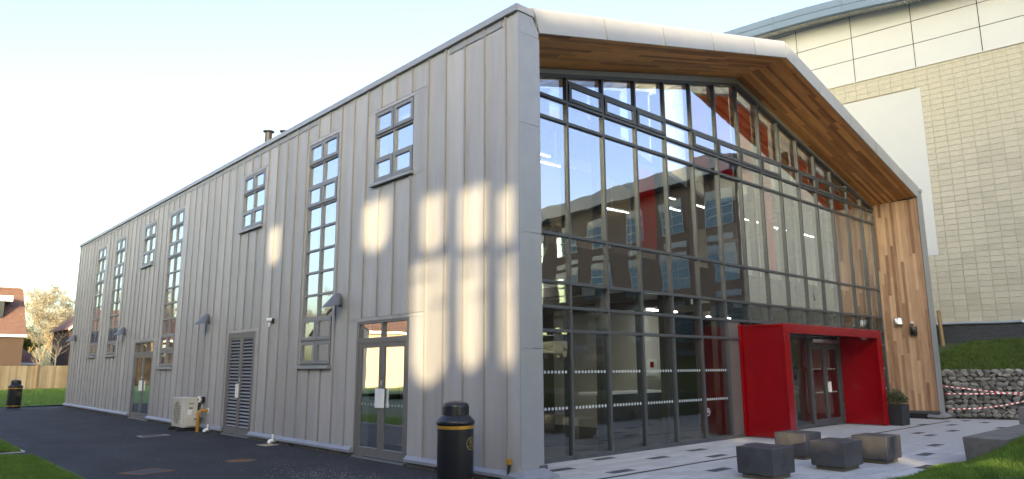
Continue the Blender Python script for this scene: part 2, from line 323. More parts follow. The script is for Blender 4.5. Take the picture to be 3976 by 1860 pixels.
while len(sp) < 60000:
    x, y = rr.uniform(3.6, 9.5), -3.5-abs(rr.gauss(0, .75))
    if y > -6.3 and not (6.8 < x and -4.3 < y): sp.append((x, y, mound(x, y)))
    elif 6.8 < x < 9.5 and -4.3 < y: continue
blades('mound_grass', 'longer bright green grass on the mound by the concrete bench', sp, 'grass', (.045, .11), .006, 4, .7)

# plaza paving -----------------------------------------------------
pb = MB(); pb.box(.25, 24, -9.3, 1.5, -.3, -.008); plaza = pb.build('plaza_paving', 'joint'); tag(plaza, 'pale block paving with scattered dark pavers in front of the entrance', kind='structure')
um = MB().box(0, 1, 0, 1, -.05, 0).mesh('paver', 'slab'); umd = MB().box(0, 1, 0, 1, -.05, 0).mesh('paver_dark', 'slab_dark')
dark_known = [(7.4, -2.6), (9.3, -2.2), (5.95, -3.18), (11.65, -1.45), (12.25, -1.06), (13.65, -1.43), (2.85, 1.2), (5.1, .9), (7.2, .62), (3.9, .55), (1.55, .05), (15.6, -.75), (16.8, -1.2), (15.2, -1.9), (11.2, -2.9), (8.2, -1.7), (10.3, -1.0), (3.3, -1.0), (6.4, -.65), (4.4, -.05), (8.4, -3.3), (14.9, -.2), (17.3, -.6), (16.2, -2.3), (12.9, -2.4), (6.9, -1.2), (1.1, .75)]
LEN, ROW = .565, .2; cells = []
for j in range(26):
    y0 = 1.405-ROW*(j+1); off = (.0, .3, .13, .43)[j % 4]
    for i in range(-1, 36):
        x0 = .26+i*LEN+off; x1 = min(x0+LEN, 19.6); x0 = max(x0, .26)
        if x1-x0 < .06 or x0 > 18.15+.42*max(0, -y0): continue
        if 8.58 < x1 and x0 < 14.2 and y0 > 1.2 and False: continue
        dk = any(abs(x0-a) <= LEN/2 and abs(y0+ROW-b) < ROW/2+.001 for a, b in dark_known)
        seen = y0 > -.28-(x0-.8)*.93 or y0 > -.6
        cells.append((x0, x1, y0, dk, seen))
cells.sort(key=lambda c: (not c[4], not c[3], (c[0]-CAM.x)**2+(c[2]-CAM.y)**2))
st = MB(); rp = random.Random(5)
for n, (x0, x1, y0, dk, seen) in enumerate(cells):
    z = rp.uniform(-.0015, .0015)
    if n < 300: inst('paver', umd if dk else um, plaza, (x0+.003, y0+.003, z), sc=(x1-x0-.006, ROW-.006, 1))
    else:
        st.cur = 1 if dk else 0; st.box(x0+.003, x1-.003, y0+.003, y0+ROW-.003, -.05, z)
o = st.build('pavers_beyond', ['slab', 'slab_dark'], plaza); o['kind'] = 'stuff'
tag(part(None, 'drain_channel', 'iron', (.9, 17.2, -.44, -.37, -.05, .004)), 'thin black drainage slot running across the pale paving', 'drain')

# ================================================================== METAL CLAD BUILDING
W, LEN_B, H = 18.17, 29.9, 7.24; G = 1.41; XR = 9.2
B = thing('metal_clad_building', 'long two-storey grey metal-clad building with glazed gable front and timber-lined overhang', 'building', (0, 0, 0))
# openings on the side wall: (kind, y0, y1, z0, z1)
OPEN = [('w3', 2.86, 4.2, 5.23, 6.67), ('tall', 5.67, 7.02, 1.72, 6.67), ('w3', 9.42, 10.77, 5.23, 6.67), ('tall', 15.5, 16.85, 1.72, 6.67),
        ('w3', 18.35, 19.68, 5.23, 6.67), ('louv', 22.16, 23.5, 2.19, 6.67), ('louv', 24.95, 26.32, 2.19, 6.67),
        ('d1', 2.87, 4.64, 0.0, 2.53), ('d2', 9.46, 11.18, 0, 2.55), ('d3', 17.54, 19.68, 0, 2.57)]
# structural wall with openings
ys = sorted({0, LEN_B} | {v for o_ in OPEN for v in o_[1:3]}); zs = sorted({0, 7.2} | {v for o_ in OPEN for v in o_[3:5]})
cb = MB()
for y0, y1 in zip(ys, ys[1:]):
    for z0, z1 in zip(zs, zs[1:]):
        ym, zm = (y0+y1)/2, (z0+z1)/2
        if not any(a < ym < b and c < zm < d for _, a, b, c, d in OPEN): cb.box(.03, .3, y0, y1, z0, z1)
cb.build('wall_core', 'inner', B)
# cladding panels and standing seams
ribs = [.27+.525*i for i in range(57)]
edges = [0.0]+ribs+[LEN_B]
def cut(z0, z1, segs):  # subtract intervals
    out = [(z0, z1)]
    for a, b in segs:
        nxt = []
        for p, q in out:
            if b <= p or a >= q: nxt.append((p, q)); continue
            if a > p: nxt.append((p, a))
            if b < q: nxt.append((b, q))
        out = nxt
    return out
for y0, y1 in zip(edges, edges[1:]):
    pb = MB(); ov = [o_ for o_ in OPEN if o_[1] < y1-1e-4 and o_[2] > y0+1e-4]
    blocked = [(o_[3]-(.1 if o_[0] in ('w3', 'tall', 'louv') else 0), o_[4]) for o_ in ov]
    for p, q in cut(.17, H, blocked):
        # seam joint above an opening: break the sheet there
        br = [o_[4]+.07 for o_ in ov if p < o_[4]+.07 < q and o_[4] >= p-.2]
        lv = [p]+br+[q]
        for a, b_ in zip(lv, lv[1:]): part(B, 'cladding_panel', 'zinc', (-.004, .028, y0+.001, y1-.001, a+.003, b_-.003))
    for o_ in ov:
        z0, z1 = o_[3]-(.1 if o_[3] > .5 else -.17), o_[4]
        if y0 < o_[1]-.01: part(B, 'cladding_panel', 'zinc', (-.003, .028, y0+.001, o_[1]-.012, z0, z1))
        if y1 > o_[2]+.01: part(B, 'cladding_panel', 'zinc', (-.003, .028, o_[2]+.012, y1-.001, z0, z1))
for y in ribs:
    ov = [o_ for o_ in OPEN if o_[1]-.02 < y < o_[2]+.02]
    rb = MB()
    for p, q in cut(.17, H, [(o_[3]-.1, o_[4]+.07) for o_ in ov]):
        part(B, 'standing_seam', 'seam', (-.034, -.0035, y-.011, y+.011, p+.002, q-.002))
# coping, skirting, plinth
for a in range(10):
    y0, y1 = a*LEN_B/10, (a+1)*LEN_B/10
    mb = MB(); mb.box(-.06, .35, y0+(.0 if a else -.02), y1-.006+(.06 if a == 9 else 0), H, 7.35); mb.build('coping', 'zinc_front', B)
seg = [(0.0, 2.84), (4.67, 9.43), (11.21, 17.51), (19.71, LEN_B)]
for y0, y1 in seg:
    m = MB(); m.prism([(0.0, y0, .172), (-.03, y0, .172), (-.085, y0, .12), (-.085, y0, .075), (0, y0, .075)], (0, y1-y0, 0)); m.build('skirting', 'skirt', B)
    n = max(1, round((y1-y0)/.45)); d = (y1-y0)/n
    for i in range(n): part(B, 'plinth_block', 'plinth', (-.02, .25, y0+i*d+.005, y0+(i+1)*d-.005, -.1, .08))
for y in (1.9, 7.2): part(B, 'air_brick', 'gasket', (-.026, -.015, y-.11, y+.11, .005, .07))
# ---- side windows
def side_window(kind, y0, y1, z0, z1):
    ym = (y0+y1)/2; fr = MB(); xf, xb = .015, .09; t = .035
    rows = round((z1-z0)/.495); dz = (z1-z0)/rows; zz = [z0+i*dz for i in range(rows+1)]
    for a, b_, c, d in ((y0, y0+t, z0, z1), (y1-t, y1, z0, z1)): fr.box(xf, xb, a, b_, c, d)
    fr.box(xf+.001, xb-.001, ym-.03, ym+.03, z0+t, z1-t)
    for i, z in enumerate(zz):
        h = .022
        a, b_ = (z, z+t) if i == 0 else (z-t, z) if i == rows else (z-h, z+h)
        fr.box(xf+.002, xb-.002, y0+t, ym-.03, a, b_); fr.box(xf+.002, xb-.002, ym+.03, y1-t, a, b_)
    wn = fr.build('window', 'frame_light', B)
    for i in range(rows):
        r = rows-1-i  # row from the top
        sash = (r in (0, 2)) or (kind == 'tall' and i < 2) or (kind == 'louv' and i == 0)
        louv = kind == 'louv' and i == 1
        for a, b_ in ((y0+t, ym-.03), (ym+.03, y1-t)):
            c, d = zz[i]+.03, zz[i+1]-.03
            if louv:
                m = MB(); n = 7
                for k_ in range(n):
                    z = c+(d-c)*(k_+.5)/n; m.hexa([(.0, a, z-.035), (.0, b_, z-.035), (.06, b_, z+.01), (.06, a, z+.01), (.0, a, z-.029), (.0, b_, z-.029), (.06, b_, z+.016), (.06, a, z+.016)])
                m.box(.07, .075, a, b_, c-.01, d+.01); m.build('louvre', 'frame_light', wn); continue
            if sash:
                s_ = .055; m = MB(); x0, x1 = -.012, .05
                m.box(x0, x1, a-.015, a+s_, c-.012, d+.012); m.box(x0, x1, b_-s_, b_+.015, c-.012, d+.012)
                m.box(x0+.001, x1, a+s_, b_-s_, c-.012, c+s_); m.box(x0+.001, x1, a+s_, b_-s_, d-s_, d+.012)
                m.build('sash', 'frame_light', wn); a2, b2, c2, d2 = a+s_, b_-s_, c+s_, d-s_
                part(wn, 'pane', 'glass2', (.018, .024, a2-.005, b2+.005, c2-.005, d2+.005))
            else: part(wn, 'pane', 'glass2', (.055, .061, a-.01, b_+.01, c-.02, d+.02))
    m = MB(); m.hexa([(-.09, y0-.04, z0-.085), (.05, y0-.04, z0-.085), (.05, y1+.04, z0-.085), (-.09, y1+.04, z0-.085), (-.09, y0-.04, z0-.03), (.05, y0-.04, z0-.003), (.05, y1+.04, z0-.003), (-.09, y1+.04, z0-.03)])
    m.build('sill', 'zinc_front', wn)
for o_ in OPEN:
    if o_[0] in ('w3', 'tall', 'louv'): side_window(*o_)
# ---- side doors
def side_door(kind, y0, y1, z1):
    ym = (y0+y1)/2; t = .07; m = MB(); zt = 2.17 if kind != 'd2' else z1
    m.box(.0, .12, y0, y0+t, .02, z1); m.box(.0, .12, y1-t, y1, .02, z1); m.box(.001, .119, y0+t, y1-t, z1-.05, z1)
    if kind != 'd2':
        m.box(.001, .119, y0+t, y1-t, zt-.06, zt+.04); n = 2 if kind == 'd1' else 3
        w_ = (y1-y0-2*t)/n
        for i in range(1, n): m.box(.002, .118, y0+t+i*w_-.025, y0+t+i*w_+.025, zt+.04, z1-.05)
    dr = m.build('double_door', 'frame_door', B)
    if kind != 'd2':
        for i in range(n): part(dr, 'transom_pane', 'glass2', (.05, .056, y0+t+i*w_+.02, y0+t+(i+1)*w_-.02, zt+.03, z1-.04))
    for a, b_ in ((y0+t, ym-.004), (ym+.004, y1-t)):
        f = MB(); s_ = .085; zt2 = zt-.06 if kind != 'd2' else z1-.05
        x0, x1 = .012, .07
        f.box(x0, x1, a, a+s_, .04, zt2); f.box(x0, x1, b_-s_, b_, .04, zt2); f.box(x0+.001, x1-.001, a+s_, b_-s_, .04, .2); f.box(x0+.001, x1-.001, a+s_, b_-s_, zt2-.09, zt2)
        if kind == 'd2': part(dr, 'louvre_backing', 'gasket', (x0+.04, x1, a+s_-.002, b_-s_+.002, .199, zt2-.089))
        f.build('door_leaf', 'frame_door', dr)
        if kind == 'd2':
            nl = 27
            me = MB().hexa([(.012, 0, -.02), (.012, 1, -.02), (.045, 1, .014), (.045, 0, .014), (.012, 0, -.012), (.012, 1, -.012), (.045, 1, .022), (.045, 0, .022)]).mesh('louvre_slat', 'frame_light')
            for i in range(nl):
                ob = bpy.data.objects.new('louvre_slat', me); C.objects.link(ob); ob.parent = dr; ob.location = (0, a+s_, .235+(zt2-.09-.26)*i/(nl-1)); ob.scale = (1, b_-a-2*s_, 1)
        else:
            part(dr, 'pane', 'glass2', (.035, .041, a+s_-.01, b_-s_+.01, .19, zt2-.08))
            if kind == 'd1':
                d = MB(); nd = 6
                for i in range(nd):
                    for z in (.98,):
                        yy = a+s_+.06+(b_-a-2*s_-.12)*i/(nd-1); d.add([(.0335, yy+.022*math.cos(q), z+.022*math.sin(q)) for q in [6.283*k_/10 for k_ in range(10)]], [tuple(range(10))])
                d.build('manifestation_dots', 'dots', dr)['kind'] = 'stuff'
    part(dr, 'threshold', 'steel', (-.05, .02, y0+.02, y1-.02, .003, .028))
    part(dr, 'handle_plate', 'white', (-.03, .011, ym+.005, ym+.13, .93, 1.27), bevel=.004)
    if kind != 'd2': part(dr, 'handle_plate', 'white', (-.032, .0105, ym-.13, ym-.006, .93, 1.27), bevel=.004)
    part(dr, 'lock_cylinder', 'steel', (-.004, .0115, ym-.035, ym-.012, 1.33, 1.42))
for o_ in OPEN:
    if o_[0] in ('d1', 'd2', 'd3'): side_door(o_[0], o_[1], o_[2], o_[4])

# ---- front frame: columns, fascia, soffit, reveal
def zsoff(x, y=0.0):   # underside of the overhang
    z = 7.01+.257*(x-.46) if x <= XR else 9.256-.257*(x-XR)*(9.256-7.03)/(.257*(17.72-XR))
    return z-.1*y/G
def ztop(x): return 6.82+.2485*(x-.46) if x <= 9.15 else 8.98-.2485*(x-9.15)*1.0
zl = [.2, 1.92, 3.67, 5.40, 6.9]
for a, b_ in zip(zl, zl[1:]):
    part(B, 'column_panel', 'zinc_front', (-.002, .46, -.012, .3, a+.003, b_-.003))
    part(B, 'column_panel', 'zinc_front', (17.7, W+.02, -.012, .3, a+.003, b_-.003))
for sgn in (0, 1):
    X = (lambda x: x) if sgn == 0 else (lambda x: 18.17-x)
    m = MB(); m.prism([(X(-.002), -.012, 6.903), (X(.442), -.012, 6.903), (X(.448), -.012, 7.0), (X(.31), -.012, 7.235), (X(-.002), -.012, 7.235)][::1 if sgn else -1], (0, .3, 0)); m.build('column_head', 'zinc_front', B)
    m = MB(); m.prism([(X(-.03), -.03, 7.243), (X(.31), -.03, 7.243), (X(.285), -.03, 7.355), (X(-.03), -.03, 7.355)][::1 if sgn else -1], (0, .3, 0)); m.build('corner_cap', 'zinc_fascia', B)
# foot of the columns
for xa, xb in ((-.09, .62), (17.55, 18.32)):
    m = MB(); xi0, xi1 = (0.02, .44) if xa < 1 else (17.72, 18.15)
    m.hexa([(xa, -.16, .1), (xb, -.16, .1), (xb, .32, .1), (xa, .32, .1), (xi0, -.02, .2), (xi1, -.02, .2), (xi1, .3, .2), (xi0, .3, .2)]); m.box(xa, xb, -.16, .31, .06, .1)
    m.build('base_flashing', 'skirt', B)
    part(B, 'plinth_block', 'plinth', (xa+.06, xb-.06, -.08, .3, -.1, .06))
# fascia panels with a rolled top edge
PROF = [(0, .0), (0, .2), (.002, .37), (.012, .42), (.04, .45), (.09, .462), (.2, .466), (.4, .47)]
def fascia(xs):
    for x0, x1 in zip(xs, xs[1:]):
        m = MB(); n = len(PROF); vs = []
        sl = 1 if x1 <= XR+.01 else -1
        for x, e in ((x0, .014), (x1, -.014)):
            for (yy, zz) in PROF:
                # seams lean a little: top shifted along the slope at mitres
                lean = 0.0
                if x == xs[0] and sl > 0: lean = -.15*zz/.47
                if x == xs[-1] and sl < 0: lean = .30*zz/.47
                if 0 < zz and x not in (XR,) and x not in (xs[0], xs[-1]): lean = -.1*zz/.47*sl
                xx = x+e+lean; vs.append((xx, yy-.02, zsoff(min(max(xx, .2), 17.9))+zz))
        fs = [(i, n+i, n+i+1, i+1) for i in range(n-1)]
        vs2 = [(x, .4, z) for x, y, z in vs]
        m.add(vs, fs); m.add([vs[0], vs[n], (vs[n][0], .02, vs[n][2]), (vs[0][0], .02, vs[0][2])], [(0, 3, 2, 1)])
        m.add(vs[:n]+[(vs[0][0], .38, vs[0][2])], [tuple(range(n+1))]); m.add(vs[n:]+[(vs[n][0], .38, vs[n][2])], [tuple(range(n+1))[::-1]])
        m.build('fascia_panel', 'zinc_fascia', B, smooth=True, autosmooth=40)
fascia([.46, 2.2, 4.0, 5.82, 7.66, XR]); fascia([XR, 11.0, 12.8, 14.6, 16.3, 17.72])
m = MB()
for xa, xb in ((.3, XR), (XR, 17.86)): m.hexa([(xa, .03, zsoff(xa)+.02), (xb, .03, zsoff(xb)+.02), (xb, .3, zsoff(xb)+.02), (xa, .3, zsoff(xa)+.02), (xa, .03, zsoff(xa)+.43), (xb, .03, zsoff(xb)+.43), (xb, .3, zsoff(xb)+.43), (xa, .3, zsoff(xa)+.43)])
m.build('fascia_backing', 'gasket', B)
# roof
RP = lambda y: [(-.02, y, 7.2), (.3, y, 7.4), (XR, y, 9.7), (17.9, y, 7.4), (18.2, y, 7.2), (18.2, y, 7.1), (17.9, y, 7.28), (XR, y, 9.45), (.3, y, 7.28), (-.02, y, 7.1)]
for y0, y1 in ((.36, 1.75), (6.6, LEN_B)): m = MB(); m.prism(RP(y0), (0, y1-y0, 0)); m.build('roof', 'roofgrey', B)
for x0, x1 in ((.1, 2.0), (16.2, 18.1)):   # eaves strips beside the added, unseen daylight opening
    zr = lambda x: 7.4+(x-.3)*.2584 if x < XR else 7.4+(17.9-x)*.2644
    m = MB(); m.hexa([(x0, 1.75, zr(x0)-.15), (x1, 1.75, zr(x1)-.15), (x1, 6.6, zr(x1)-.15), (x0, 6.6, zr(x0)-.15), (x0, 1.75, zr(x0)), (x1, 1.75, zr(x1)), (x1, 6.6, zr(x1)), (x0, 6.6, zr(x0))]); m.build('roof_strip', 'roofgrey', B)
for k_ in range(12):
    x0, x1 = 2.0+k_*14.2/12, 2.0+(k_+1)*14.2/12; m = MB(); m.hexa([(x0+.02, 1.75, zr(x0)-.05), (x1-.02, 1.75, zr(x1)-.05), (x1-.02, 6.6, zr(x1)-.05), (x0+.02, 6.6, zr(x0)-.05), (x0+.02, 1.75, zr(x0)-.03), (x1-.02, 1.75, zr(x1)-.03), (x1-.02, 6.6, zr(x1)-.03), (x0+.02, 6.6, zr(x0)-.03)]); m.build('added_rooflight_pane', 'clear', B)  # added unseen roof opening, brings daylight to the blinds and upper floor
# ---- timber planks
NR = 15
def plank(p00, p10, p11, p01, nrm, t, name, m, parent):
    q = [Vector(p) for p in (p00, p10, p11, p01)]; n = Vector(nrm)*t
    mb = MB(); mb.hexa([*q, *[v+n for v in q]]); return mb.build(name, m, parent)
m = MB()
for xa, xb in ((.3, XR), (XR, 17.9)):
    m.hexa([(xa, .0, zsoff(xa)+.03), (xb, .0, zsoff(xb)+.03), (xb, G+.3, zsoff(xb)-.07), (xa, G+.3, zsoff(xa)-.07), (xa, .0, zsoff(xa)+.09), (xb, .0, zsoff(xb)+.09), (xb, G+.3, zsoff(xb)+.09), (xa, G+.3, zsoff(xa)+.09)])
soff = m.build('soffit', 'core', B)
rs = random.Random(21)
for side in (0, 1):
    xa, xb = (.46, XR) if side == 0 else (XR, 17.66)
    for j in range(NR):
        y0 = .012+(G-.02)*j/NR; y1 = .012+(G-.02)*(j+1)/NR-.004
        x = xa; first = True
        while x < xb-.01:
            ln = rs.uniform(1.2, 3.4) if not first else rs.uniform(.4, 3.0)
            x1 = min(xb, x+ln);
            if xb-x1 < .35: x1 = xb
            e = .0015; dz = rs.uniform(0, .0035)
            P = lambda xx, yy: (xx, yy, zsoff(xx, yy)-dz)
            if side == 0 or True: plank(P(x+e, y0), P(x1-e, y0), P(x1-e, y1), P(x+e, y1), (0, 0, 1), .025, 'soffit_plank', 'cedar', soff)
            x = x1; first = False
for X0, nrm, nm in ((17.66, 1, 'right'), (.46, -1, 'left')):
    wl = part(B, 'reveal_wall', 'core', (X0+(.026 if nrm > 0 else -.2), X0+(.2 if nrm > 0 else -.026), .0, G+.1, .2, 7.0))
    for j in range(15):
        y0 = .012+(G-.02)*j/15; y1 = .012+(G-.02)*(j+1)/15-.003; z = .24; first = True; dx = rs.uniform(0, .004)*nrm
        while z < 6.97:
            ln = rs.uniform(.8, 2.8) if not first else rs.uniform(.5, 2.6); z1 = min(6.985, z+ln)
            if 6.985-z1 < .3: z1 = 6.985
            plank((X0+dx, y0, z+.0015), (X0+dx, y1, z+.0015), (X0+dx, y1, z1-.0015), (X0+dx, y0, z1-.0015), (nrm, 0, 0), .024, 'reveal_plank', 'cedar_wall', wl); z = z1; first = False
    xa = X0-.06*nrm
    part(B, 'reveal_flashing', 'frame', (min(xa, X0+.1*nrm), max(xa, X0+.1*nrm), -.02, G-.1, .16, .236))
    part(B, 'reveal_plinth', 'gasket', (min(X0-.02*nrm, X0+.1*nrm), max(X0-.02*nrm, X0+.1*nrm), 0, G-.1, -.02, .158))
# ---- curtain wall
MX = [.52]+[9.09+1.085*k_ for k_ in range(-7, 8)]+[17.56]
TZ = [2.30, 2.73, 3.19, 4.09, 6.33, 6.76, 7.195]
cw = MB()
for x0, x1 in ((.46, 9.15), (9.15, 17.66)):   # sloping head member and flashing
    cw.hexa([(x0, G-.07, ztop(x0)-.07), (x1, G-.07, ztop(x1)-.07), (x1, G+.1, ztop(x1)-.07), (x0, G+.1, ztop(x0)-.07), (x0, G-.07, ztop(x0)), (x1, G-.07, ztop(x1)), (x1, G+.1, ztop(x1)), (x0, G+.1, ztop(x0))])
CW = cw.build('curtain_wall', 'frame', B)
m = MB()
for x0, x1 in ((.46, 9.2), (9.2, 17.66)):
    m.hexa([(x0, G-.03, ztop(x0)), (x1, G-.03, ztop(x1)), (x1, G+.1, ztop(x1)), (x0, G+.1, ztop(x0)), (x0, G-.03, zsoff(x0, G)+.05), (x1, G-.03, zsoff(x1, G)+.05), (x1, G+.1, zsoff(x1, G)+.05), (x0, G+.1, zsoff(x0, G)+.05)])
m.build('head_flashing', 'zinc_front', CW)
PX0, PX1 = 8.6, 14.2   # portal
for x in MX:
    zb = 2.66 if PX0 < x < PX1 else .02
    part(CW, 'mullion', 'frame', (x-.027, x+.027, G-.06, G+.13, zb, min(ztop(x-.03), ztop(x+.03))-.06))
def bay_top(x0, x1): return min(ztop(x0), ztop(x1))
sash_bays = {2, 3, 4, 6, 7, 8, 9, 11, 12, 13}
for i, (x0, x1) in enumerate(zip(MX, MX[1:])):
    inport = x0 > PX0-.7 and x1 < PX1+.3 and x0 > 8.5
    part7 = (x0 < PX0 < x1)
    zz = [z for z in TZ if z < bay_top(x0, x1)-.1]
    if not (7.195 in zz) and i in (2,): zz.append(7.195)
    zz = [z for z in zz if not (inport and z < 2.8)]
    bot = 2.7 if inport else .0
    for z in zz: part(CW, 'transom', 'frame', (x0+.031, x1-.031, G-.062, G+.1, z-.028, z+.028))
    part(CW, 'transom', 'frame', (x0+.031, x1-.031, G-.063, G+.1, bot, bot+.075))
    lv = [bot+.04]+zz
    for r, z0 in enumerate(lv):
        last = r == len(lv)-1
        z1 = lv[r+1] if not last else None
        xa, xb = x0+.02, x1-.02
        if part7 and z0 < 2.5:
            mm = MB(); mm.box(xa, PX0+.02, G-.02, G+.03, z0, z1); mm.build('infill_panel', 'frame_door', CW); continue
        if not last and abs(z0-6.76) < .01 and i in sash_bays:
            s_ = .07; f = MB(); a, b_, c, d = x0+.04, x1-.04, z0+.035, z1-.035; ya, yb = G-.085, G-.02
            f.box(a, a+s_, ya, yb, c, d); f.box(b_-s_, b_, ya, yb, c, d); f.box(a+s_, b_-s_, ya+.001, yb, c, c+s_); f.box(a+s_, b_-s_, ya+.001, yb, d-s_, d)
            f.build('vent_sash', 'frame', CW); part(CW, 'pane', 'glass_up', (a+s_-.01, b_-s_+.01, G-.06, G-.054, c+s_-.01, d-s_+.01)); continue
        if last:
            zt0, zt1 = ztop(xa)-.05, ztop(xb)-.05; pts = [(xa, G-.014, z0), (xb, G-.014, z0), (xb, G-.014, zt1)]
            if xa < 9.15 < xb: pts.append((9.15, G-.014, ztop(9.15)-.05))
            pts.append((xa, G-.014, zt0)); MB().prism(pts[::-1], (0, .006, 0)).build('pane', 'glass_up', CW)
        else:
            t1, t2, t3 = (rs.uniform(-.004, .004) for _ in range(3)); yy = G-.014; MB().hexa([(xa, yy+t1, z0), (xb, yy+t2, z0), (xb, yy+t2+.006, z0), (xa, yy+t1+.006, z0), (xa, yy+t3, z1), (xb, yy+t3+t2-t1, z1), (xb, yy+t3+t2-t1+.006, z1), (xa, yy+t3+.006, z1)]).build('pane', 'glass_up' if z0 > 3.1 else 'glass', CW)
# dot rows on the ground-floor panes
for i, (x0, x1) in enumerate(zip(MX, MX[1:])):
    if i > 7 and x0 < 14: continue
    d = MB(); n = 10
    for z in (1.556, .915):
        for k_ in range(n):
            xx = x0+.09+(x1-x0-.18)*(k_+.5)/n
            if part7 and xx > 8: continue
            if 7.9 < xx < 14.3: continue
            d.add([(xx+.029*math.cos(q), G-.0215, z+.029*math.sin(q)) for q in [6.283*a/12 for a in range(12)]], [tuple(range(12))])
    if d.v: d.build('manifestation_dots', 'dots', CW)['kind'] = 'stuff'
# round sticker with a walking figure on the glass
d = MB(); cx, cz = 6.985+.06, .64
def ring(b, c, r0, r1, pl, n=28):
    vs = [pl(c[0]+r*math.cos(6.2832*k_/n), c[1]+r*math.sin(6.2832*k_/n)) for r in (r0, r1) for k_ in range(n)]
    b.add(vs, [(k_, (k_+1) % n, n+(k_+1) % n, n+k_) for k_ in range(n)])
def figure(b, c, s_, pl):  # little walking figure tossing litter into a bin
    P = lambda *q: b.add([pl(c[0]+x*s_, c[1]+z*s_) for x, z in q], [tuple(range(len(q)))])
    P(*[(-.15+.13*math.cos(a), .62+.13*math.sin(a)) for a in [6.283*k_/10 for k_ in range(10)]])
    P((-.3, .45), (0, .45), (.02, 0), (-.3, 0)); P((-.3, 0), (-.14, 0), (-.42, -.45), (-.55, -.42)); P((-.14, 0), (.02, 0), (.12, -.45), (-.02, -.45))
    P((0, .42), (0, .3), (.36, .12), (.4, .22)); P((.22, -.02), (.55, -.02), (.5, -.45), (.27, -.45))
pl = lambda x, z: (x, G-.0215, z); ring(d, (cx, cz), .07, .082, pl); figure(d, (cx, cz+.012), .075, pl)
d.build('litter_sticker', 'whiteprint', CW)

# ---- interior seen through the glass
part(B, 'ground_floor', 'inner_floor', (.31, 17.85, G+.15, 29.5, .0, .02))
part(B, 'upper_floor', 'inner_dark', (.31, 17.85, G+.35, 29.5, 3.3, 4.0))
part(B, 'ceiling_panel', 'inner', (.31, 17.85, G+.35, 6.9, 3.24, 3.29))
for i in range(9): part(B, 'ceiling_beam', 'inner_dark', (1.2+i*1.9, 1.45+i*1.9, G+.36, 6.9, 3.05, 3.239))
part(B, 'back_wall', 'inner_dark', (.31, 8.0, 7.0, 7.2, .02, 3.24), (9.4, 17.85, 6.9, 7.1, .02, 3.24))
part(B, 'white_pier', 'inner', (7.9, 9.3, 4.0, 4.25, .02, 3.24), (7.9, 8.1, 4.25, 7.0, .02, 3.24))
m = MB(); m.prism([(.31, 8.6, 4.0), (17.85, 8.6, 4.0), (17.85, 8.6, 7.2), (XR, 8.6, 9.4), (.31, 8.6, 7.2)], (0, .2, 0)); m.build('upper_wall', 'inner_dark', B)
part(B, 'upper_screen', 'inner_beige', (3.9, 5.0, 2.6, 2.7, 4.01, 5.95), (6.9, 7.9, 3.2, 3.3, 4.01, 5.9))
part(B, 'right_wall', 'inner', (17.86, 18.1, G, 29.6, 0, 7.2)); part(B, 'rear_wall', 'inner', (.0, 18.17, 29.6, 29.9, 0, 7.2))
m = MB(); m.prism([(0, 29.6, 7.2), (18.17, 29.6, 7.2), (XR, 29.6, 9.45)], (0, .3, 0)); m.build('rear_gable', 'zinc', B)
part(B, 'cross_wall', 'inner', (.31, 17.85, 14, 14.15, .02, 3.3), (.31, 17.85, 14, 14.15, 4.0, 7.2))
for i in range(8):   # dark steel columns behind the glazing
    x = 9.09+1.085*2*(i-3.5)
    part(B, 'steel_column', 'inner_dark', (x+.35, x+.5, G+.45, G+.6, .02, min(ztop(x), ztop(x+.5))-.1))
def blind(x0, x1, z0, ztl, ztr, m, yy=G+.16):
    b = MB(); n = max(4, int((x1-x0)/.09)); zt = lambda x: ztl+(ztr-ztl)*(x-x0)/(x1-x0)
    for k_ in range(n):
        a, c = x0+(x1-x0)*k_/n, x0+(x1-x0)*(k_+1.04)/n
        b.hexa([(a, yy+.014, z0), (c, yy-.014, z0), (c, yy-.012, z0), (a, yy+.016, z0), (a, yy+.014, zt(a)), (c, yy-.014, zt(c)), (c, yy-.012, zt(c)), (a, yy+.016, zt(a))])
    o_ = b.build('vertical_blind', m, B)
    r = MB(); r.hexa([(x0-.03, yy-.03, ztl), (x1+.03, yy-.03, ztr), (x1+.03, yy+.03, ztr), (x0-.03, yy+.03, ztl), (x0-.03, yy-.03, ztl+.06), (x1+.03, yy-.03, ztr+.06), (x1+.03, yy+.03, ztr+.06), (x0-.03, yy+.03, ztl+.06)])
    r.build('headrail', 'blind_white', o_)
for i, m_, zb, f0, f1 in ((0, 'blind_white', 6.3, .2, .9), (1, 'blind_white', 6.3, .1, .72), (2, 'blind_white', 6.3, .1, .75), (3, 'blind_white', 6.3, .1, .75), (4, 'blind_white', 6.35, .05, .7), (6, 'blind_red', 6.35, .0, .95), (7, 'blind_red', 6.35, .0, .95),
                          (8, 'blind_red', 6.35, .0, .95), (9, 'blind_red', 4.15, .0, .8), (11, 'blind_red', 6.35, .0, .95), (12, 'blind_red', 6.35, .0, .95), (13, 'blind_red', 6.35, .0, .95), (14, 'blind_red', 6.35, .0, .6)):
    x0, x1 = MX[i], MX[i+1]; a, b_ = x0+.05+(x1-x0)*f0, x0+(x1-x0)*f1
    blind(a, b_, zb, ztop(a)-.3, ztop(b_)-.3, m_)
blind(5.0, 5.62, 4.12, 6.0, 6.0, 'blind_red', G+.16)

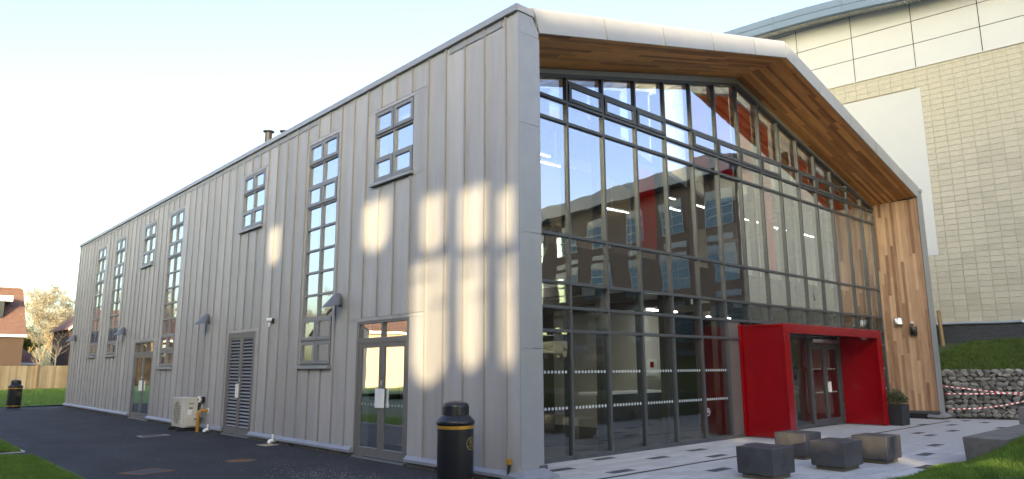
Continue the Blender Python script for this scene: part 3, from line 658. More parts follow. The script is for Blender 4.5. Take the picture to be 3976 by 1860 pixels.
# ================================================================== RED ENTRANCE PORTAL
P = thing('entrance_portal', 'glossy red box-framed entrance porch with glazed double doors', 'porch', (11.4, .8, 0))
YF = .25; ZP = 2.62
part(P, 'side_panel', 'red', (8.6, 8.74, YF+.05, G-.08, .02, ZP-.03), bevel=.006)
part(P, 'back_flange', 'red', (8.53, 8.62, G-.079, G-.02, .02, ZP+.02), bevel=.006)
part(P, 'side_panel', 'red', (14.05, 14.19, YF+.05, G-.08, .02, ZP-.03), bevel=.006)
part(P, 'front_jamb', 'red', (8.53, 8.80, YF-.02, YF+.049, .015, ZP-.225), bevel=.008)
part(P, 'front_jamb', 'red', (13.98, 14.25, YF-.02, YF+.049, .015, ZP-.225), bevel=.008)
part(P, 'front_head', 'red', (8.53, 14.25, YF-.02, YF+.049, ZP-.222, ZP), bevel=.008)
part(P, 'canopy', 'red', (8.57, 14.21, YF+.052, G-.082, ZP-.06, ZP-.005), bevel=.006)
part(P, 'ceiling', 'frame', (8.76, 14.03, YF+.06, G-.09, ZP-.16, ZP-.07))
for x in (10.3, 12.2, 13.6): 
    m = MB(); m.lathe((x, .8, ZP-.168), [(.001, 0), (.05, 0), (.055, .008)], 14); m.build('downlight', 'lampgl', P)
m = MB(); zt = 2.40
for x in (8.76, 10.0, 11.09, 12.19, 14.03): m.box(x-.035, x+.035, G-.05, G+.08, .02, zt)
m.box(8.76, 14.03, G-.051, G+.081, zt, ZP-.16); m.box(12.22, 14.0, G-.052, G+.07, 2.22, 2.3)
for a, b_ in ((8.79, 9.965), (10.035, 11.055), (11.125, 12.155)): m.box(a, b_, G-.045, G+.07, .02, .1)
m.build('screen_frame', 'frame', P)
for a, b_ in ((8.78, 9.98), (10.02, 11.07), (11.11, 12.17)): part(P, 'pane', 'glass', (a, b_, G-.012, G-.006, .09, zt+.01))
part(P, 'door_closer', 'steel', (12.3, 13.9, G-.11, G-.055, 2.27, 2.37), bevel=.006)
xm = 13.11
for a, b_ in ((12.225, xm-.004), (xm+.004, 13.995)):
    f = MB(); s_ = .085; f.box(a, a+s_, G-.04, G+.02, .03, 2.21); f.box(b_-s_, b_, G-.04, G+.02, .03, 2.21); f.box(a+s_, b_-s_, G-.039, G+.019, .03, .2); f.box(a+s_, b_-s_, G-.039, G+.019, 2.1, 2.21)
    dl = f.build('door_leaf', 'frame', P); part(dl, 'pane', 'glass', (a+s_-.01, b_-s_+.01, G-.012, G-.006, .19, 2.11))
    d = MB()
    for z in (1.556, .915):
        for k_ in range(6):
            xx = a+s_+.06+k_*.095; d.add([(xx+.022*math.cos(q), G-.0145, z+.022*math.sin(q)) for q in [6.283*t/10 for t in range(10)]], [tuple(range(10))])
    d.build('manifestation_dots', 'dots', dl)['kind'] = 'stuff'
part(P, 'handle_plate', 'white', (xm+.02, xm+.2, G-.075, G-.041, .92, 1.2), bevel=.004)
part(P, 'lock_cylinder', 'steel', (xm+.03, xm+.055, G-.06, G-.0405, 1.26, 1.36))

# ================================================================== SPORTS HALL
TH = math.radians(7.5); HP = Vector((23.9, .3, 0)); HD = Vector((-math.sin(TH), math.cos(TH), 0)); HN = Vector((-math.cos(TH), -math.sin(TH), 0))  # HN faces us
def hp(s, z, o=0.0): return HP+HD*s+HN*o+Vector((0, 0, z))
HB = Matrix.Translation(HP) @ Matrix((HD, -HN, Vector((0, 0, 1)))).transposed().to_4x4()   # local x along wall, y into the wall
HALL = thing('sports_hall', 'tall buff blockwork sports hall with white upper panels and blue curved roof edge', 'building', tuple(HP))
S0, S1 = -7.85, 14.5
def hbox(b, s0, s1, d0, d1, z0, z1):   # d: outwards distance (d0<d1)
    b.hexa([hp(s0, z0, d1), hp(s0, z0, d0), hp(s1, z0, d0), hp(s1, z0, d1), hp(s0, z1, d1), hp(s0, z1, d0), hp(s1, z1, d0), hp(s1, z1, d1)])
    return b
hbox(MB(), S0, S1, -14, -.02, 1.5, 16.2).build('wall', 'mortar', HALL)
# block courses
BL, BH = .45, .2255; Z0 = 3.2; bl = []
for j in range(47):
    z0 = Z0+j*BH; off = .225*(j % 2)
    s = S0+off-(.225 if off else 0)
    while s < S1:
        a, b_ = max(s, S0), min(s+BL, S1)
        if b_-a > .05:
            q = hp((a+b_)/2, z0+.1); seen = (a+b_)/2 < 1.2+max(0, (z0-7.5)*.75) and (a+b_)/2 > -3.2 and not (a > 1.02 and 6.3 < z0 < 12.85 and a < 5)
            bl.append((not seen, (q-CAM).length, a, b_, z0, j))
        s += BL
bl.sort(key=lambda t: t[:2])
ub = MB().box(0, 1, -.012, .05, 0, 1).mesh('block', 'block'); st = MB(); rb = random.Random(9)
for n, (_, _, a, b_, z0, j) in enumerate(bl):
    zt = min(z0+BH, 13.72); ex = rb.uniform(-.003, .003)
    if 1.02 < a and b_ < 5.3 and 6.2 < z0 and zt < 12.9 and n > 300: continue
    if n < 300:
        o_ = bpy.data.objects.new('block', ub); C.objects.link(o_); o_.parent = HALL; o_.matrix_parent_inverse = Matrix.Translation(-HP)
        o_.matrix_basis = HB @ Matrix.Translation((a+.005, ex, z0+.005)) @ Matrix.Diagonal((b_-a-.01, 1, zt-z0-.01, 1))
    else: hbox(st, a+.005, b_-.005, -.03, .012+ex, z0+.005, zt-.005)
o_ = st.build('blocks_beyond', 'block', HALL); o_['kind'] = 'stuff'
hbox(MB(), 1.0, 5.4, .0, .03, 5.9, 12.83).build('render_panel', 'hrender', HALL)
# white upper panels, dark recess behind the joints
hbox(MB(), S0, S1, -.1, .004, 13.72, 17.2).build('panel_backing', 'gasket', HALL)
sj = [1.06+2.325*k_ for k_ in range(-4, 6)]; sj = [S0]+[s for s in sj if s > S0+.2]+[S1]
for a, b_ in zip(sj, sj[1:]):
    for z0, z1 in ((13.74, 14.755), (14.785, 15.755), (15.785, 16.755), (16.785, 17.3)):
        hbox(MB(), a+.016, b_-.016, -.02, .03, z0, z1).build('cladding_panel', 'hpanel', HALL)
hbox(MB(), S0, S1, -.02, .06, 13.70, 13.735).build('drip_trim', 'hpanel', HALL)
# curved eaves: corrugated soffit and two-course blue fascia
def zroof(s): return 16.77-.0118*max(0, 6.8-max(s, 1.5))**2-.05*max(0, 1.5-s)      # underside of the fascia, arching away to the right
ns = 48; m = MB()
for k_ in range(ns*6):
    s0 = S0-.6+(S1-S0+.6)*k_/(ns*6); s1 = S0-.6+(S1-S0+.6)*(k_+1)/(ns*6); d0, d1 = (.0, .05)[k_ % 2], (.0, .05)[(k_+1) % 2]
    m.add([hp(s0, zroof(s0)+.02+d0, 1.0), hp(s1, zroof(s1)+.02+d1, 1.0), hp(s1, zroof(s1)+.17+d1, -.3), hp(s0, zroof(s0)+.17+d0, -.3)], [(0, 1, 2, 3)])
m.build('corrugated_soffit', 'hsoffit', HALL)
seams = [S0-.6, -6.0, -2.9, .35, 3.42, 6.34, 9.3, 12.2, S1]
for row, (za, zb, oo) in enumerate(((0, .3, 1.0), (.31, .62, 1.02))):
    for a, b_ in zip(seams, seams[1:]):
        m = MB(); n = 6; vs = []
        for k_ in range(n+1):
            s = a+.006+(b_-a-.012)*k_/n
            vs += [hp(s, zroof(s)+za, oo), hp(s, zroof(s)+zb, oo), hp(s, zroof(s)+zb, oo-.25), hp(s, zroof(s)+za, oo-.25)]
        fs = []
        for k_ in range(n):
            for e in range(4): fs.append((4*k_+e, 4*(k_+1)+e, 4*(k_+1)+(e+1) % 4, 4*k_+(e+1) % 4))
        fs += [(0, 1, 2, 3), (4*n+3, 4*n+2, 4*n+1, 4*n)]
        m.add(vs, fs); m.build('fascia', 'hfascia', HALL)
m = MB(); n = 24; vs = []
for k_ in range(n+1):
    s = S0-.6+(S1-S0+.6)*k_/n; vs += [hp(s, zroof(s)+.6, .8), hp(s, zroof(s)+.75, -14.2), hp(s, zroof(s)+.2, -14.2), hp(s, zroof(s)+.2, .5)]
m.add(vs, [(4*k_+e, 4*k_+4+e, 4*k_+4+(e+1) % 4, 4*k_+(e+1) % 4) for k_ in range(n) for e in range(4)]); m.build('roof', 'hfascia', HALL)
# blue brick plinth
pl_ = hbox(MB(), S0, S1, -.1, -.01, 1.4, 3.2).build('brick_plinth', 'bmortar', HALL)
ubr = MB().box(0, 1, -.022, .02, 0, 1).mesh('brick', 'blue_brick'); cnt = 0; st = MB()
for j in range(13):
    z0 = 3.185-.075*(j+1); s = -3.0+(.1125 if j % 2 else 0)
    while s < 2.2:
        if cnt < 300:
            o_ = bpy.data.objects.new('brick', ubr); C.objects.link(o_); o_.parent = pl_; o_.matrix_basis = HB @ Matrix.Translation((s+.005, 0, z0+.005)) @ Matrix.Diagonal((.215, 1, .065, 1)); cnt += 1
        else: hbox(st, s+.005, s+.22, -.02, .022, z0+.005, z0+.07)
        s += .225
if st.v: o_ = st.build('bricks_beyond', 'blue_brick', pl_); o_['kind'] = 'stuff'
hp_pipe = MB(); hp_pipe.tube([hp(s, 3.2+.012*math.sin(s*2.2), .07) for s in [-6+.5*k_ for k_ in range(18)]], .045, 10)
t = thing('service_pipe', 'grey plastic service pipe clipped along the top of the blue brick plinth', 'pipe', tuple(hp(0, 3.15, .07)))
hp_pipe.build('pipe', 'pipe_grey', t, smooth=True)
for s in (-1.42, 1.28): MB().tube([hp(s-.025, 3.2, .07), hp(s+.025, 3.2, .07)], .06, 10).build('clip', 'pvc', t)
MB().tube([hp(.0, 3.2, .07), hp(.05, 3.2, .07)], .055, 10).build('coupling', 'pipe_grey', t)
# ================================================================== BRICK WING (mirrored in the glazing)
WING = thing('brick_wing', 'dark brick classroom wing with blue window frames and blue roof edge', 'building', tuple(hp(-20, 0)))
hbox(MB(), -36, S0-.02, -12, .0, .2, 11.5).build('wall', 'wingbrick', WING)
hbox(MB(), -36.3, S0-.03, -12.3, .7, 11.5, 12.3).build('roof_edge', 'wingroof', WING)
s = -9.0
while s > -35:
    for z0, z1 in ((8.85, 10.35), (5.85, 7.45), (2.9, 4.4)):
        f = MB(); hbox(f, s-.85, s+.85, -.01, .03, z0, z1)
        wn = f.build('window', 'wingframe', WING); gm = MB()
        for a, b_ in ((s-.78, s-.04), (s+.04, s+.78)):
            for k_ in range(3): hbox(gm, a, b_, .0, .036, z0+.07+k_*(z1-z0-.07)/3, z0+(k_+1)*(z1-z0-.07)/3)
        gm.build('panes', 'wingglass', wn)
        lv = MB()
        hbox(lv, s-.85, s+.85, -.01, .04, z1+.02, z1+.42); hbox(lv, s-.8, s+.8, -.01, .03, z0-.75, z0-.45); lv.build('louvre_panel', 'wingframe', WING)
    s -= 3.2

# ================================================================== BANK, GABION, TERRACE
GA = Vector((18.2, -.02, 0)); GD = Vector((.39, -.92, 0)).normalized(); GN = Vector((-GD.y, GD.x, 0))*1
if GN.dot(CAM-GA) < 0: GN = -GN
def gp(s, z, o=0.0): return GA+GD*s+GN*o+Vector((0, 0, z))
def bank(a, b_, c, d, nu, nv):
    m = MB(); vs = []
    for j in range(nv+1):
        for i in range(nu+1):
            u, v = i/nu, j/nv; p = (a*(1-u)+b_*u)*(1-v)+(d*(1-u)+c*u)*v; vs.append((p.x, p.y, p.z+.05*math.sin(p.x*2.1)*math.sin(p.y*1.7)))
    m.add(vs, [(j*(nu+1)+i, j*(nu+1)+i+1, (j+1)*(nu+1)+i+1, (j+1)*(nu+1)+i) for j in range(nv) for i in range(nu)]); return m, vs
A_, B_, C_, D_ = gp(-6, 1.42, -.3), gp(5, 1.5, -.3), hp(-6.5, 2.75, .05), hp(6, 2.3, .05)
m, vs = bank(A_, B_, C_, D_, 30, 12); tag(m.build('grass_bank', 'soil'), 'sloping grass bank between the stone gabion and the sports hall', kind='structure')
sp = []
while len(sp) < 26000:
    u, v = rr.uniform(.45, .9), rr.random(); p = (A_*(1-u)+B_*u)*(1-v)+(D_*(1-u)+C_*u)*v; sp.append((p.x, p.y, p.z+.05*math.sin(p.x*2.1)*math.sin(p.y*1.7)))
blades('bank_grass', 'dark rough grass covering the bank above the gabion', sp, 'bankgrass', (.05, .12), .01, 6, .9)
tb = MB(); tb.prism([gp(5, 2.0, -.3), gp(14, 2.0, -.3), hp(-34, 2.0), hp(-6.5, 2.0)][::-1], (0, 0, -2.2)); tag(tb.build('upper_terrace', 'soil'), 'raised terrace in front of the brick wing', kind='structure')
# gabion baskets full of stones
GAB = thing('gabion_wall', 'wire gabion wall filled with rough grey stones', 'wall', tuple(gp(3, 0)))
m = MB(); m.prism([gp(-.0, .0, -.12), gp(9, .0, -.12), gp(9, 0, -.75), gp(0, 0, -.75)], (0, 0, 1.42)); m.build('fill', 'gasket', GAB)
rk = random.Random(31); rocks = []
for k_ in range(14):
    bm = bmesh.new()
    for i in range(16):
        v = Vector((rk.gauss(0, 1), rk.gauss(0, 1), rk.gauss(0, 1))).normalized(); v = Vector((v.x*rk.uniform(.8, 1.1), v.y*.75, v.z*rk.uniform(.72, 1)))
        bm.verts.new(v*.5)
    bmesh.ops.convex_hull(bm, input=bm.verts); 
    for v in [v for v in bm.verts if not v.link_faces]: bm.verts.remove(v)
    bmesh.ops.bevel(bm, geom=list(bm.edges), offset=.05, segments=1, affect='EDGES')
    me = bpy.data.meshes.new('stone'); bm.to_mesh(me); bm.free(); me.materials.append(MT['stone']); me.polygons.foreach_set('use_smooth', [True]*len(me.polygons)); me.set_sharp_from_angle(angle=math.radians(35)); rocks.append(me)
GM = Matrix((GD, -GN, Vector((0, 0, 1)))).transposed().to_4x4(); stl = []
for lay in range(2):
    z = .07
    while z < 1.47:
        rowh = rk.uniform(.12, .18); s = -.02+rk.uniform(0, .1)
        while s < 9:
            wd = rk.uniform(.12, .29); stl.append((s+wd/2, z+rowh*.4+rk.uniform(-.025, .025), rk.uniform(-.07, -.02)-lay*.09, wd*1.22, rowh*rk.uniform(1.2, 1.55))); s += wd*.93
        z += rowh*.88
stl.sort(key=lambda t: (t[2] < -.1, t[0])); st = MB()
for n, (s, z, o_, wd, hh) in enumerate(stl):
    mm = Matrix.Translation(gp(s, min(z, 1.44), o_)) @ GM @ Matrix.Rotation(rk.uniform(-.4, .4), 4, 'Y') @ Matrix.Rotation(rk.choice((0, math.pi))+rk.uniform(-.4, .4), 4, 'Z') @ Matrix.Diagonal((wd, .17, hh, 1)); me = rocks[n % 14]
    if n < 300:
        ob = bpy.data.objects.new('stone', me); C.objects.link(ob); ob.parent = GAB; ob.matrix_parent_inverse = WORLD[GAB.name].inverted(); ob.matrix_basis = mm
    elif o_ > -.1 or s < 3: st.add([mm @ v.co for v in me.vertices], [tuple(p.vertices) for p in me.polygons])
o_ = st.build('stones_beyond', 'stone', GAB, smooth=True, autosmooth=35); o_['kind'] = 'stuff'
wm = MB()
for k_ in range(40): wm.tube([gp(k_*.075, .02, .06), gp(k_*.075, 1.47, .06)], .0012 if k_ % 13 else .003, 3, False)
for k_ in range(20): wm.tube([gp(0, .03+k_*.075, .06), gp(9, .03+k_*.075, .06)], .0012, 3, False)
for z in (.5, .97): wm.tube([gp(0, z, .065), gp(9, z, .065)], .005, 4, False)
wm.build('wire_mesh', 'wire', GAB)
# barrier tape strands
def tape(p0, p1, sag, label, w_=.036):
    b = MB(); n = 36; p0, p1 = Vector(p0), Vector(p1)
    pts = [p0.lerp(p1, i/n)+Vector((0, 0, -sag*4*(i/n)*(1-i/n))) for i in range(n+1)]
    for i in range(n):
        b.cur = (i//1) % 2; a, c = pts[i], pts[i+1]; tw = .3*math.sin(i*.5); o1 = Vector((GN.x*tw, GN.y*tw, 1)).normalized()*w_/2; tw = .3*math.sin(i*.5+.5); o2 = Vector((GN.x*tw, GN.y*tw, 1)).normalized()*w_/2
        t_ = GN*.0012; b.hexa([a-o1-t_, c-o2-t_, c-o2+t_, a-o1+t_, a+o1-t_, c+o2-t_, c+o2+t_, a+o1+t_])
    return tag(b.build('barrier_tape', ['tape_r', 'tape_w']), label, 'tape', 'barrier tapes along the gabion')
tape(gp(-.02, 1.0, .13), gp(2.6, .68, .16), .0, 'upper red and white barrier tape crossing the gabion diagonally')
tape(gp(.02, .77, .15), gp(2.6, .86, .2), .03, 'middle red and white barrier tape strung level over the gabion')
tape(gp(.1, .31, .14), gp(2.6, .75, .18), .12, 'lowest red and white barrier tape sagging near the foot of the gabion')
# timber stake on the bank
b = MB(); s0, s1 = hp(1.11, 2.25, .55), hp(1.16, 3.68, .5); b.tube([s0, s0.lerp(s1, .5), s1, s1+Vector((0, 0, .03))], [.07, .068, .066, .05], 10)
tag(b.build('timber_stake', 'stake', smooth=True, autosmooth=50), 'leaning round timber stake on the grass bank', 'stake')

# ================================================================== STREET FURNITURE
def litter_bin(loc, label, rot, face=True):
    x, y, z = loc; T = thing('litter_bin', label, 'bin', loc, 'black and gold litter bins'); o = (x, y, z)
    MB().lathe(o, [(.255, 0), (.258, .02), (.258, .80)], 40).build('body', 'black', T, smooth=True, autosmooth=40)
    MB().lathe(o, [(.2605, .085), (.2605, .125)], 40).build('gold_band', 'gold', T, smooth=True, autosmooth=40)
    MB().lathe(o, [(.2605, .80), (.2605, .845)], 40).build('gold_band', 'gold', T, smooth=True, autosmooth=40)
    MB().lathe(o, [(.25, .84), (.265, .85), (.272, .87), (.272, .9), (.262, .915), (.2, .975), (.19, .985)], 40).build('lid_rim', 'black', T, smooth=True, autosmooth=50)
    hd = MB().lathe(o, [(.19, .98), (.187, 1.1), (.183, 1.125), (.165, 1.148), (.1, 1.17), (.001, 1.178)], 40).build('hood', 'black', T, smooth=True, autosmooth=50)
    for k_ in (0, 1):   # chute openings, framed
        a = rot+k_*math.pi; d = Vector((math.cos(a), math.sin(a), 0)); e = Vector((-d.y, d.x, 0)); c = Vector(o)+Vector((0, 0, 1.055))
        b = MB(); nq = 10; vs = []
        for i in range(nq+1):
            aa = a-.62+1.24*i/nq; e2 = min(1, min(i, nq-i)/1.5); vs += [(x+.1905*math.cos(aa), y+.1905*math.sin(aa), z+zz_) for zz_ in (1.0+.018*(1-e2), 1.105-.018*(1-e2))]
        b.add(vs, [(2*i, 2*i+2, 2*i+3, 2*i+1) for i in range(nq)]); b.build('chute', 'gasket', hd)
    if face:   # emblem: ring, figure and the word LITTER
        b = MB(); R = .2595
        def pl(u, v): a = rot-.02+u/R; return (x+R*math.cos(a), y+R*math.sin(a), z+v)
        ring(b, (0, .6), .076, .086, pl, 36); figure(b, (-.0, .628), .068, pl); b.build('emblem', 'goldprint', T)
        cu = bpy.data.curves.new('txt', 'FONT'); cu.body = 'LITTER'; cu.size = .042; cu.align_x = 'CENTER'; to = bpy.data.objects.new('txt', cu); C.objects.link(to)
        me = bpy.data.meshes.new_from_object(to.evaluated_get(bpy.context.evaluated_depsgraph_get())); bpy.data.objects.remove(to)
        for v in me.vertices: v.co = pl(v.co.x, .548+v.co.y)
        me.materials.append(MT['goldprint']); link('emblem_lettering', me, T)
    return T
litter_bin((-.75, .55, 0), 'black litter bin with gold bands by the corner of the metal-clad wall', math.radians(-72))
litter_bin((-2.05, 28.8, .05), 'black litter bin with gold bands beside the far lawn', math.radians(-60))
def cube_seat(cx, cy, w_, d_, label, rot=0):
    T = thing('cube_stool', label, 'stool', (cx, cy, 0), 'dark concrete cube seats on the plaza')
    b = MB(); hw, hd = w_/2, d_/2; t = .985; b.hexa([(cx-hw*t, cy-hd*t, .065), (cx+hw*t, cy-hd*t, .065), (cx+hw*t, cy+hd*t, .065), (cx-hw*t, cy+hd*t, .065), (cx-hw, cy-hd, .455), (cx+hw, cy-hd, .455), (cx+hw, cy+hd, .455), (cx-hw, cy+hd, .455)])
    b.build('block', 'concrete', T, bevel=.022, seg=3, smooth=True, autosmooth=30)
    part(T, 'plinth', 'cplinth', (cx-hw+.06, cx+hw-.06, cy-hd+.06, cy+hd-.06, .001, .068))
cube_seat(3.18, -2.02, .66, .6, 'dark concrete cube seat covered in black scratches on its side')
cube_seat(5.76, -1.28, .66, .58, 'dark concrete cube seat standing closest to the red porch')
cube_seat(4.82, -2.38, .70, .56, 'dark concrete cube seat with smeared stains between the other seats')
cube_seat(6.16, -2.5, .66, .58, 'dark concrete cube seat standing closest to the long bench')
# scratches on the first seat: thin dark lines on its front face
b = MB(); rz = random.Random(8); yq = -2.02-.3-.0015
for k_ in range(16):
    xx = 3.18+rz.uniform(-.18, .2); z0 = rz.uniform(.12, .3); pts = [(xx, z0)]
    for i in range(5): pts.append((pts[-1][0]+rz.gauss(.0, .022), pts[-1][1]+rz.uniform(-.01, .045)))
    for (a, c), (e, f) in zip(pts, pts[1:]):
        if max(c, f) < .41: b.add([(a-.0025, yq, c), (a+.0025, yq, c), (e+.0025, yq, f), (e-.0025, yq, f)], [(0, 1, 2, 3)])
seat0 = [o for o in C.objects if o.name == 'cube_stool'][0]; b.build('scratches', 'gasket', seat0)
T = thing('concrete_bench', 'long weathered concrete bench block half buried in the grass mound', 'bench', (8.7, -3.95, 0))
b = MB(); b.hexa([(6.86, -4.27, -.02), (10.6, -4.27, -.02), (10.6, -3.66, -.02), (6.86, -3.66, -.02), (6.83, -4.29, .45), (10.62, -4.29, .45), (10.62, -3.64, .45), (6.83, -3.64, .45)]); b.build('block', 'bench', T, bevel=.025, seg=3, smooth=True, autosmooth=30)
tag(part(None, 'concrete_block', 'bench', (11.3, 12.0, -4.4, -3.47, -.02, .74), bevel=.025, seg=2), 'taller concrete block standing beyond the long bench', 'block')
# planter and its shrub
PLX, PLY = 14.6, .12
T = thing('planter', 'tall square charcoal planter beside the red porch', 'planter', (PLX, PLY, 0))
b = MB(); hw = .29
b.hexa([(PLX-.27, PLY-.21, .005), (PLX+.27, PLY-.21, .005), (PLX+.27, PLY+.21, .005), (PLX-.27, PLY+.21, .005), (PLX-hw, PLY-.23, .57), (PLX+hw, PLY-.23, .57), (PLX+hw, PLY+.23, .57), (PLX-hw, PLY+.23, .57)]); b.build('box', 'planter', T, bevel=.01)
part(T, 'soil', 'soil', (PLX-.25, PLX+.25, PLY-.19, PLY+.19, .57, .578))
T = thing('shrub', 'low evergreen shrub with dry grass stems growing in the charcoal planter', 'plant', (PLX, PLY, .57))
rl = random.Random(14); b = MB()
for i in range(1500):
    a, r = rl.uniform(0, 6.283), rl.random()**.5*.33; hz = .3*(1-(r/.36)**2)+.08
    c = Vector((PLX+r*math.cos(a)*1.05, PLY+r*math.sin(a)*.8, .6+rl.uniform(0, hz)+(.12 if r*math.cos(a) < -.1 else 0)*rl.random()))
    d = Vector((rl.gauss(0, 1), rl.gauss(0, 1), rl.gauss(.5, .7))).normalized(); e = d.orthogonal().normalized()*.012; L_ = rl.uniform(.03, .07)
    b.add([c-e, c+e*.2+d*L_*.5+e, c+d*L_, c+d*L_*.5-e], [(0, 1, 2, 3)])
b.build('foliage', 'leaf', T)
b = MB()
for i in range(26):
    a = rl.uniform(0, 6.283); p = Vector((PLX-.08+rl.gauss(0, .1), PLY+rl.gauss(0, .07), .6)); q = p+Vector((rl.gauss(-.06, .12), rl.gauss(0, .1), rl.uniform(.22, .42)))
    b.tube([p, p.lerp(q, .6)+Vector((0, 0, .03)), q], [.002, .002, .001], 3)
b.build('dry_stems', 'straw', T)
# ================================================================== WALL FITTINGS
def cone_lamp(y, label):
    T = thing('wall_lamp', label, 'lamp', (-.04, y, 2.95), 'grey cone wall lamps on the metal cladding')
    b = MB(); n = 28; vs = []; prof = [(0, .03), (.05, .06), (.35, .11), (.7, .155), (1, .195)]
    for t_, r in prof:
        c = Vector((-.09-.14*t_, y, 3.14-.27*t_)); nz = -.25*t_
        vs += [(min(-.036, c.x+r*math.cos(6.2832*k_/n)), c.y+r*math.sin(6.2832*k_/n), c.z-.35*t_*r*math.cos(6.2832*k_/n)*-.6) for k_ in range(n)]
    b.add(vs, [(i*n+k_, i*n+(k_+1) % n, (i+1)*n+(k_+1) % n, (i+1)*n+k_) for i in range(4) for k_ in range(n)]+[tuple(range(n))[::-1]])
    b.build('shade', 'lampgrey', T, smooth=True, autosmooth=60)
    vs2 = vs[4*n:]; b = MB(); b.add([(x*1.0, yy, zz+.012) for x, yy, zz in vs2], [tuple(range(n))]); b.build('diffuser', 'frame', T)
    part(T, 'bracket', 'lampgrey', (-.06, -.0335, y-.05, y+.05, 2.86, 3.05))
cone_lamp(5.27, 'grey cone wall lamp between the glazed double door and the first tall window')
cone_lamp(12.6, 'grey cone wall lamp above the air conditioning unit')
cone_lamp(20.95, 'grey cone wall lamp beside the door with three transom panes')
cone_lamp(28.75, 'grey cone wall lamp at the far corner of the metal-clad wall')
T = thing('security_sensor', 'small white security sensor on the cladding between louvred door and tall window', 'sensor', (-.05, 8.46, 2.7))
part(T, 'base', 'black_metal', (-.07, -.005, 8.42, 8.50, 2.68, 2.80)); MB().tube([(-.16, 8.5, 2.76), (-.05, 8.46, 2.77)], .045, 12).build('head', 'pvc', T, smooth=True, autosmooth=50); MB().tube([(-.1, 8.48, 2.70), (-.1, 8.48, 2.6)], [.03, .02], 10).build('eye', 'pvc', T)
# air conditioner
AX0, AX1, AY0, AY1, AZ0, AZ1 = -.47, -.12, 12.73, 13.68, .09, .86
T = thing('air_conditioner', 'cream outdoor air conditioning unit on black feet beside the wall', 'air conditioner', (-.3, 13.2, 0))
cs = part(T, 'casing', 'acwhite', (AX0, AX1, AY0, AY1, AZ0, AZ1), bevel=.012)
part(T, 'top_lid', 'acwhite', (AX0-.012, AX1+.006, AY0-.008, AY1+.008, AZ1-.03, AZ1+.008), bevel=.005)
b = MB(); b.tube([(AX0-.004, 13.3, .47), (AX0+.002, 13.3, .47)], .3, 32); b.build('fan_recess', 'acfan', T)
b = MB()
for k_ in range(11): b.box(AX0-.022, AX0-.012, 12.97, 13.63, .15+k_*.064, .157+k_*.064)
for k_ in range(7): b.box(AX0-.018, AX0-.004, 12.98+k_*.107, 12.986+k_*.107, .14, .8)
b.build('fan_grille', 'acwhite', T)
for k_ in range(8): part(T, 'vent_slot', 'fasciaw', (AX0-.006, AX0-.0, 12.77, 12.92, .2+k_*.07, .212+k_*.07))
part(T, 'side_cover', 'acwhite', (AX0+.05, AX1-.03, AY0-.03, AY0, .12, .36), bevel=.008); part(T, 'side_handle', 'acgrey', (AX0+.12, AX0+.24, AY0-.008, AY0+.002, .7, .73))
part(T, 'spec_label', 'fasciaw', (AX0+.09, AX0+.2, AY0-.004, AY0+.001, .42, .56)); part(T, 'warning_label', 'acgrey', (AX0+.12, AX0+.22, AY0-.005, AY0+.001, .575, .62))
for y in (12.85, 13.5): part(T, 'foot', 'gasket', (-.6, -.05, y-.07, y+.07, .0, .088), bevel=.01)
for y in (12.62, 12.7): MB().tube([(-.2, AY0-.005, .3), (-.15, y, .31), (-.02, y-.03, .33)], .014, 6).build('pipework', 'gasket', T)
# gas pipe
T = thing('gas_pipe', 'yellow gas pipe rising from the tarmac and bending into the wall', 'pipe', (-.25, 12.28, 0))
arc = [(-.25, 12.28, z) for z in (0, .2, .44)]+[(-.25+.07*(1-math.cos(a)), 12.28, .47+.07*math.sin(a)) for a in (.4, .8, 1.2, 1.57)]+[(-.05, 12.27, .54), (-.005, 12.27, .54)]
MB().tube(arc, .042, 14).build('pipe', 'yellow', T, smooth=True, autosmooth=60); MB().tube([(-.015, 12.27, .54), (-.003, 12.27, .54)], .075, 20).build('wall_collar', 'pvc', T); MB().tube([(-.25, 12.28, .42), (-.25, 12.28, .45)], .05, 14).build('fitting_collar', 'yellow', T)
T = thing('isolator_switch', 'white and black electrical isolator box on the cladding above the gas pipe', 'switch', (-.05, 12.65, .75))
part(T, 'box', 'black_metal', (-.1, -.034, 12.50, 12.62, .74, .9), bevel=.008); part(T, 'cover', 'pvc', (-.12, -.034, 12.64, 12.80, .74, .9), bevel=.012); part(T, 'warning_plate', 'pvc', (-.104, -.1, 12.54, 12.59, .79, .85)); part(T, 'switch_knob', 'yellow', (-.15, -.12, 12.69, 12.75, .79, .85), bevel=.006)
MB().tube([(-.06, 12.62, .75), (-.05, 12.6, .55), (-.08, 12.66, .38), (-.1, 12.72, .3)], .008, 6).build('cable', 'pvc', T)
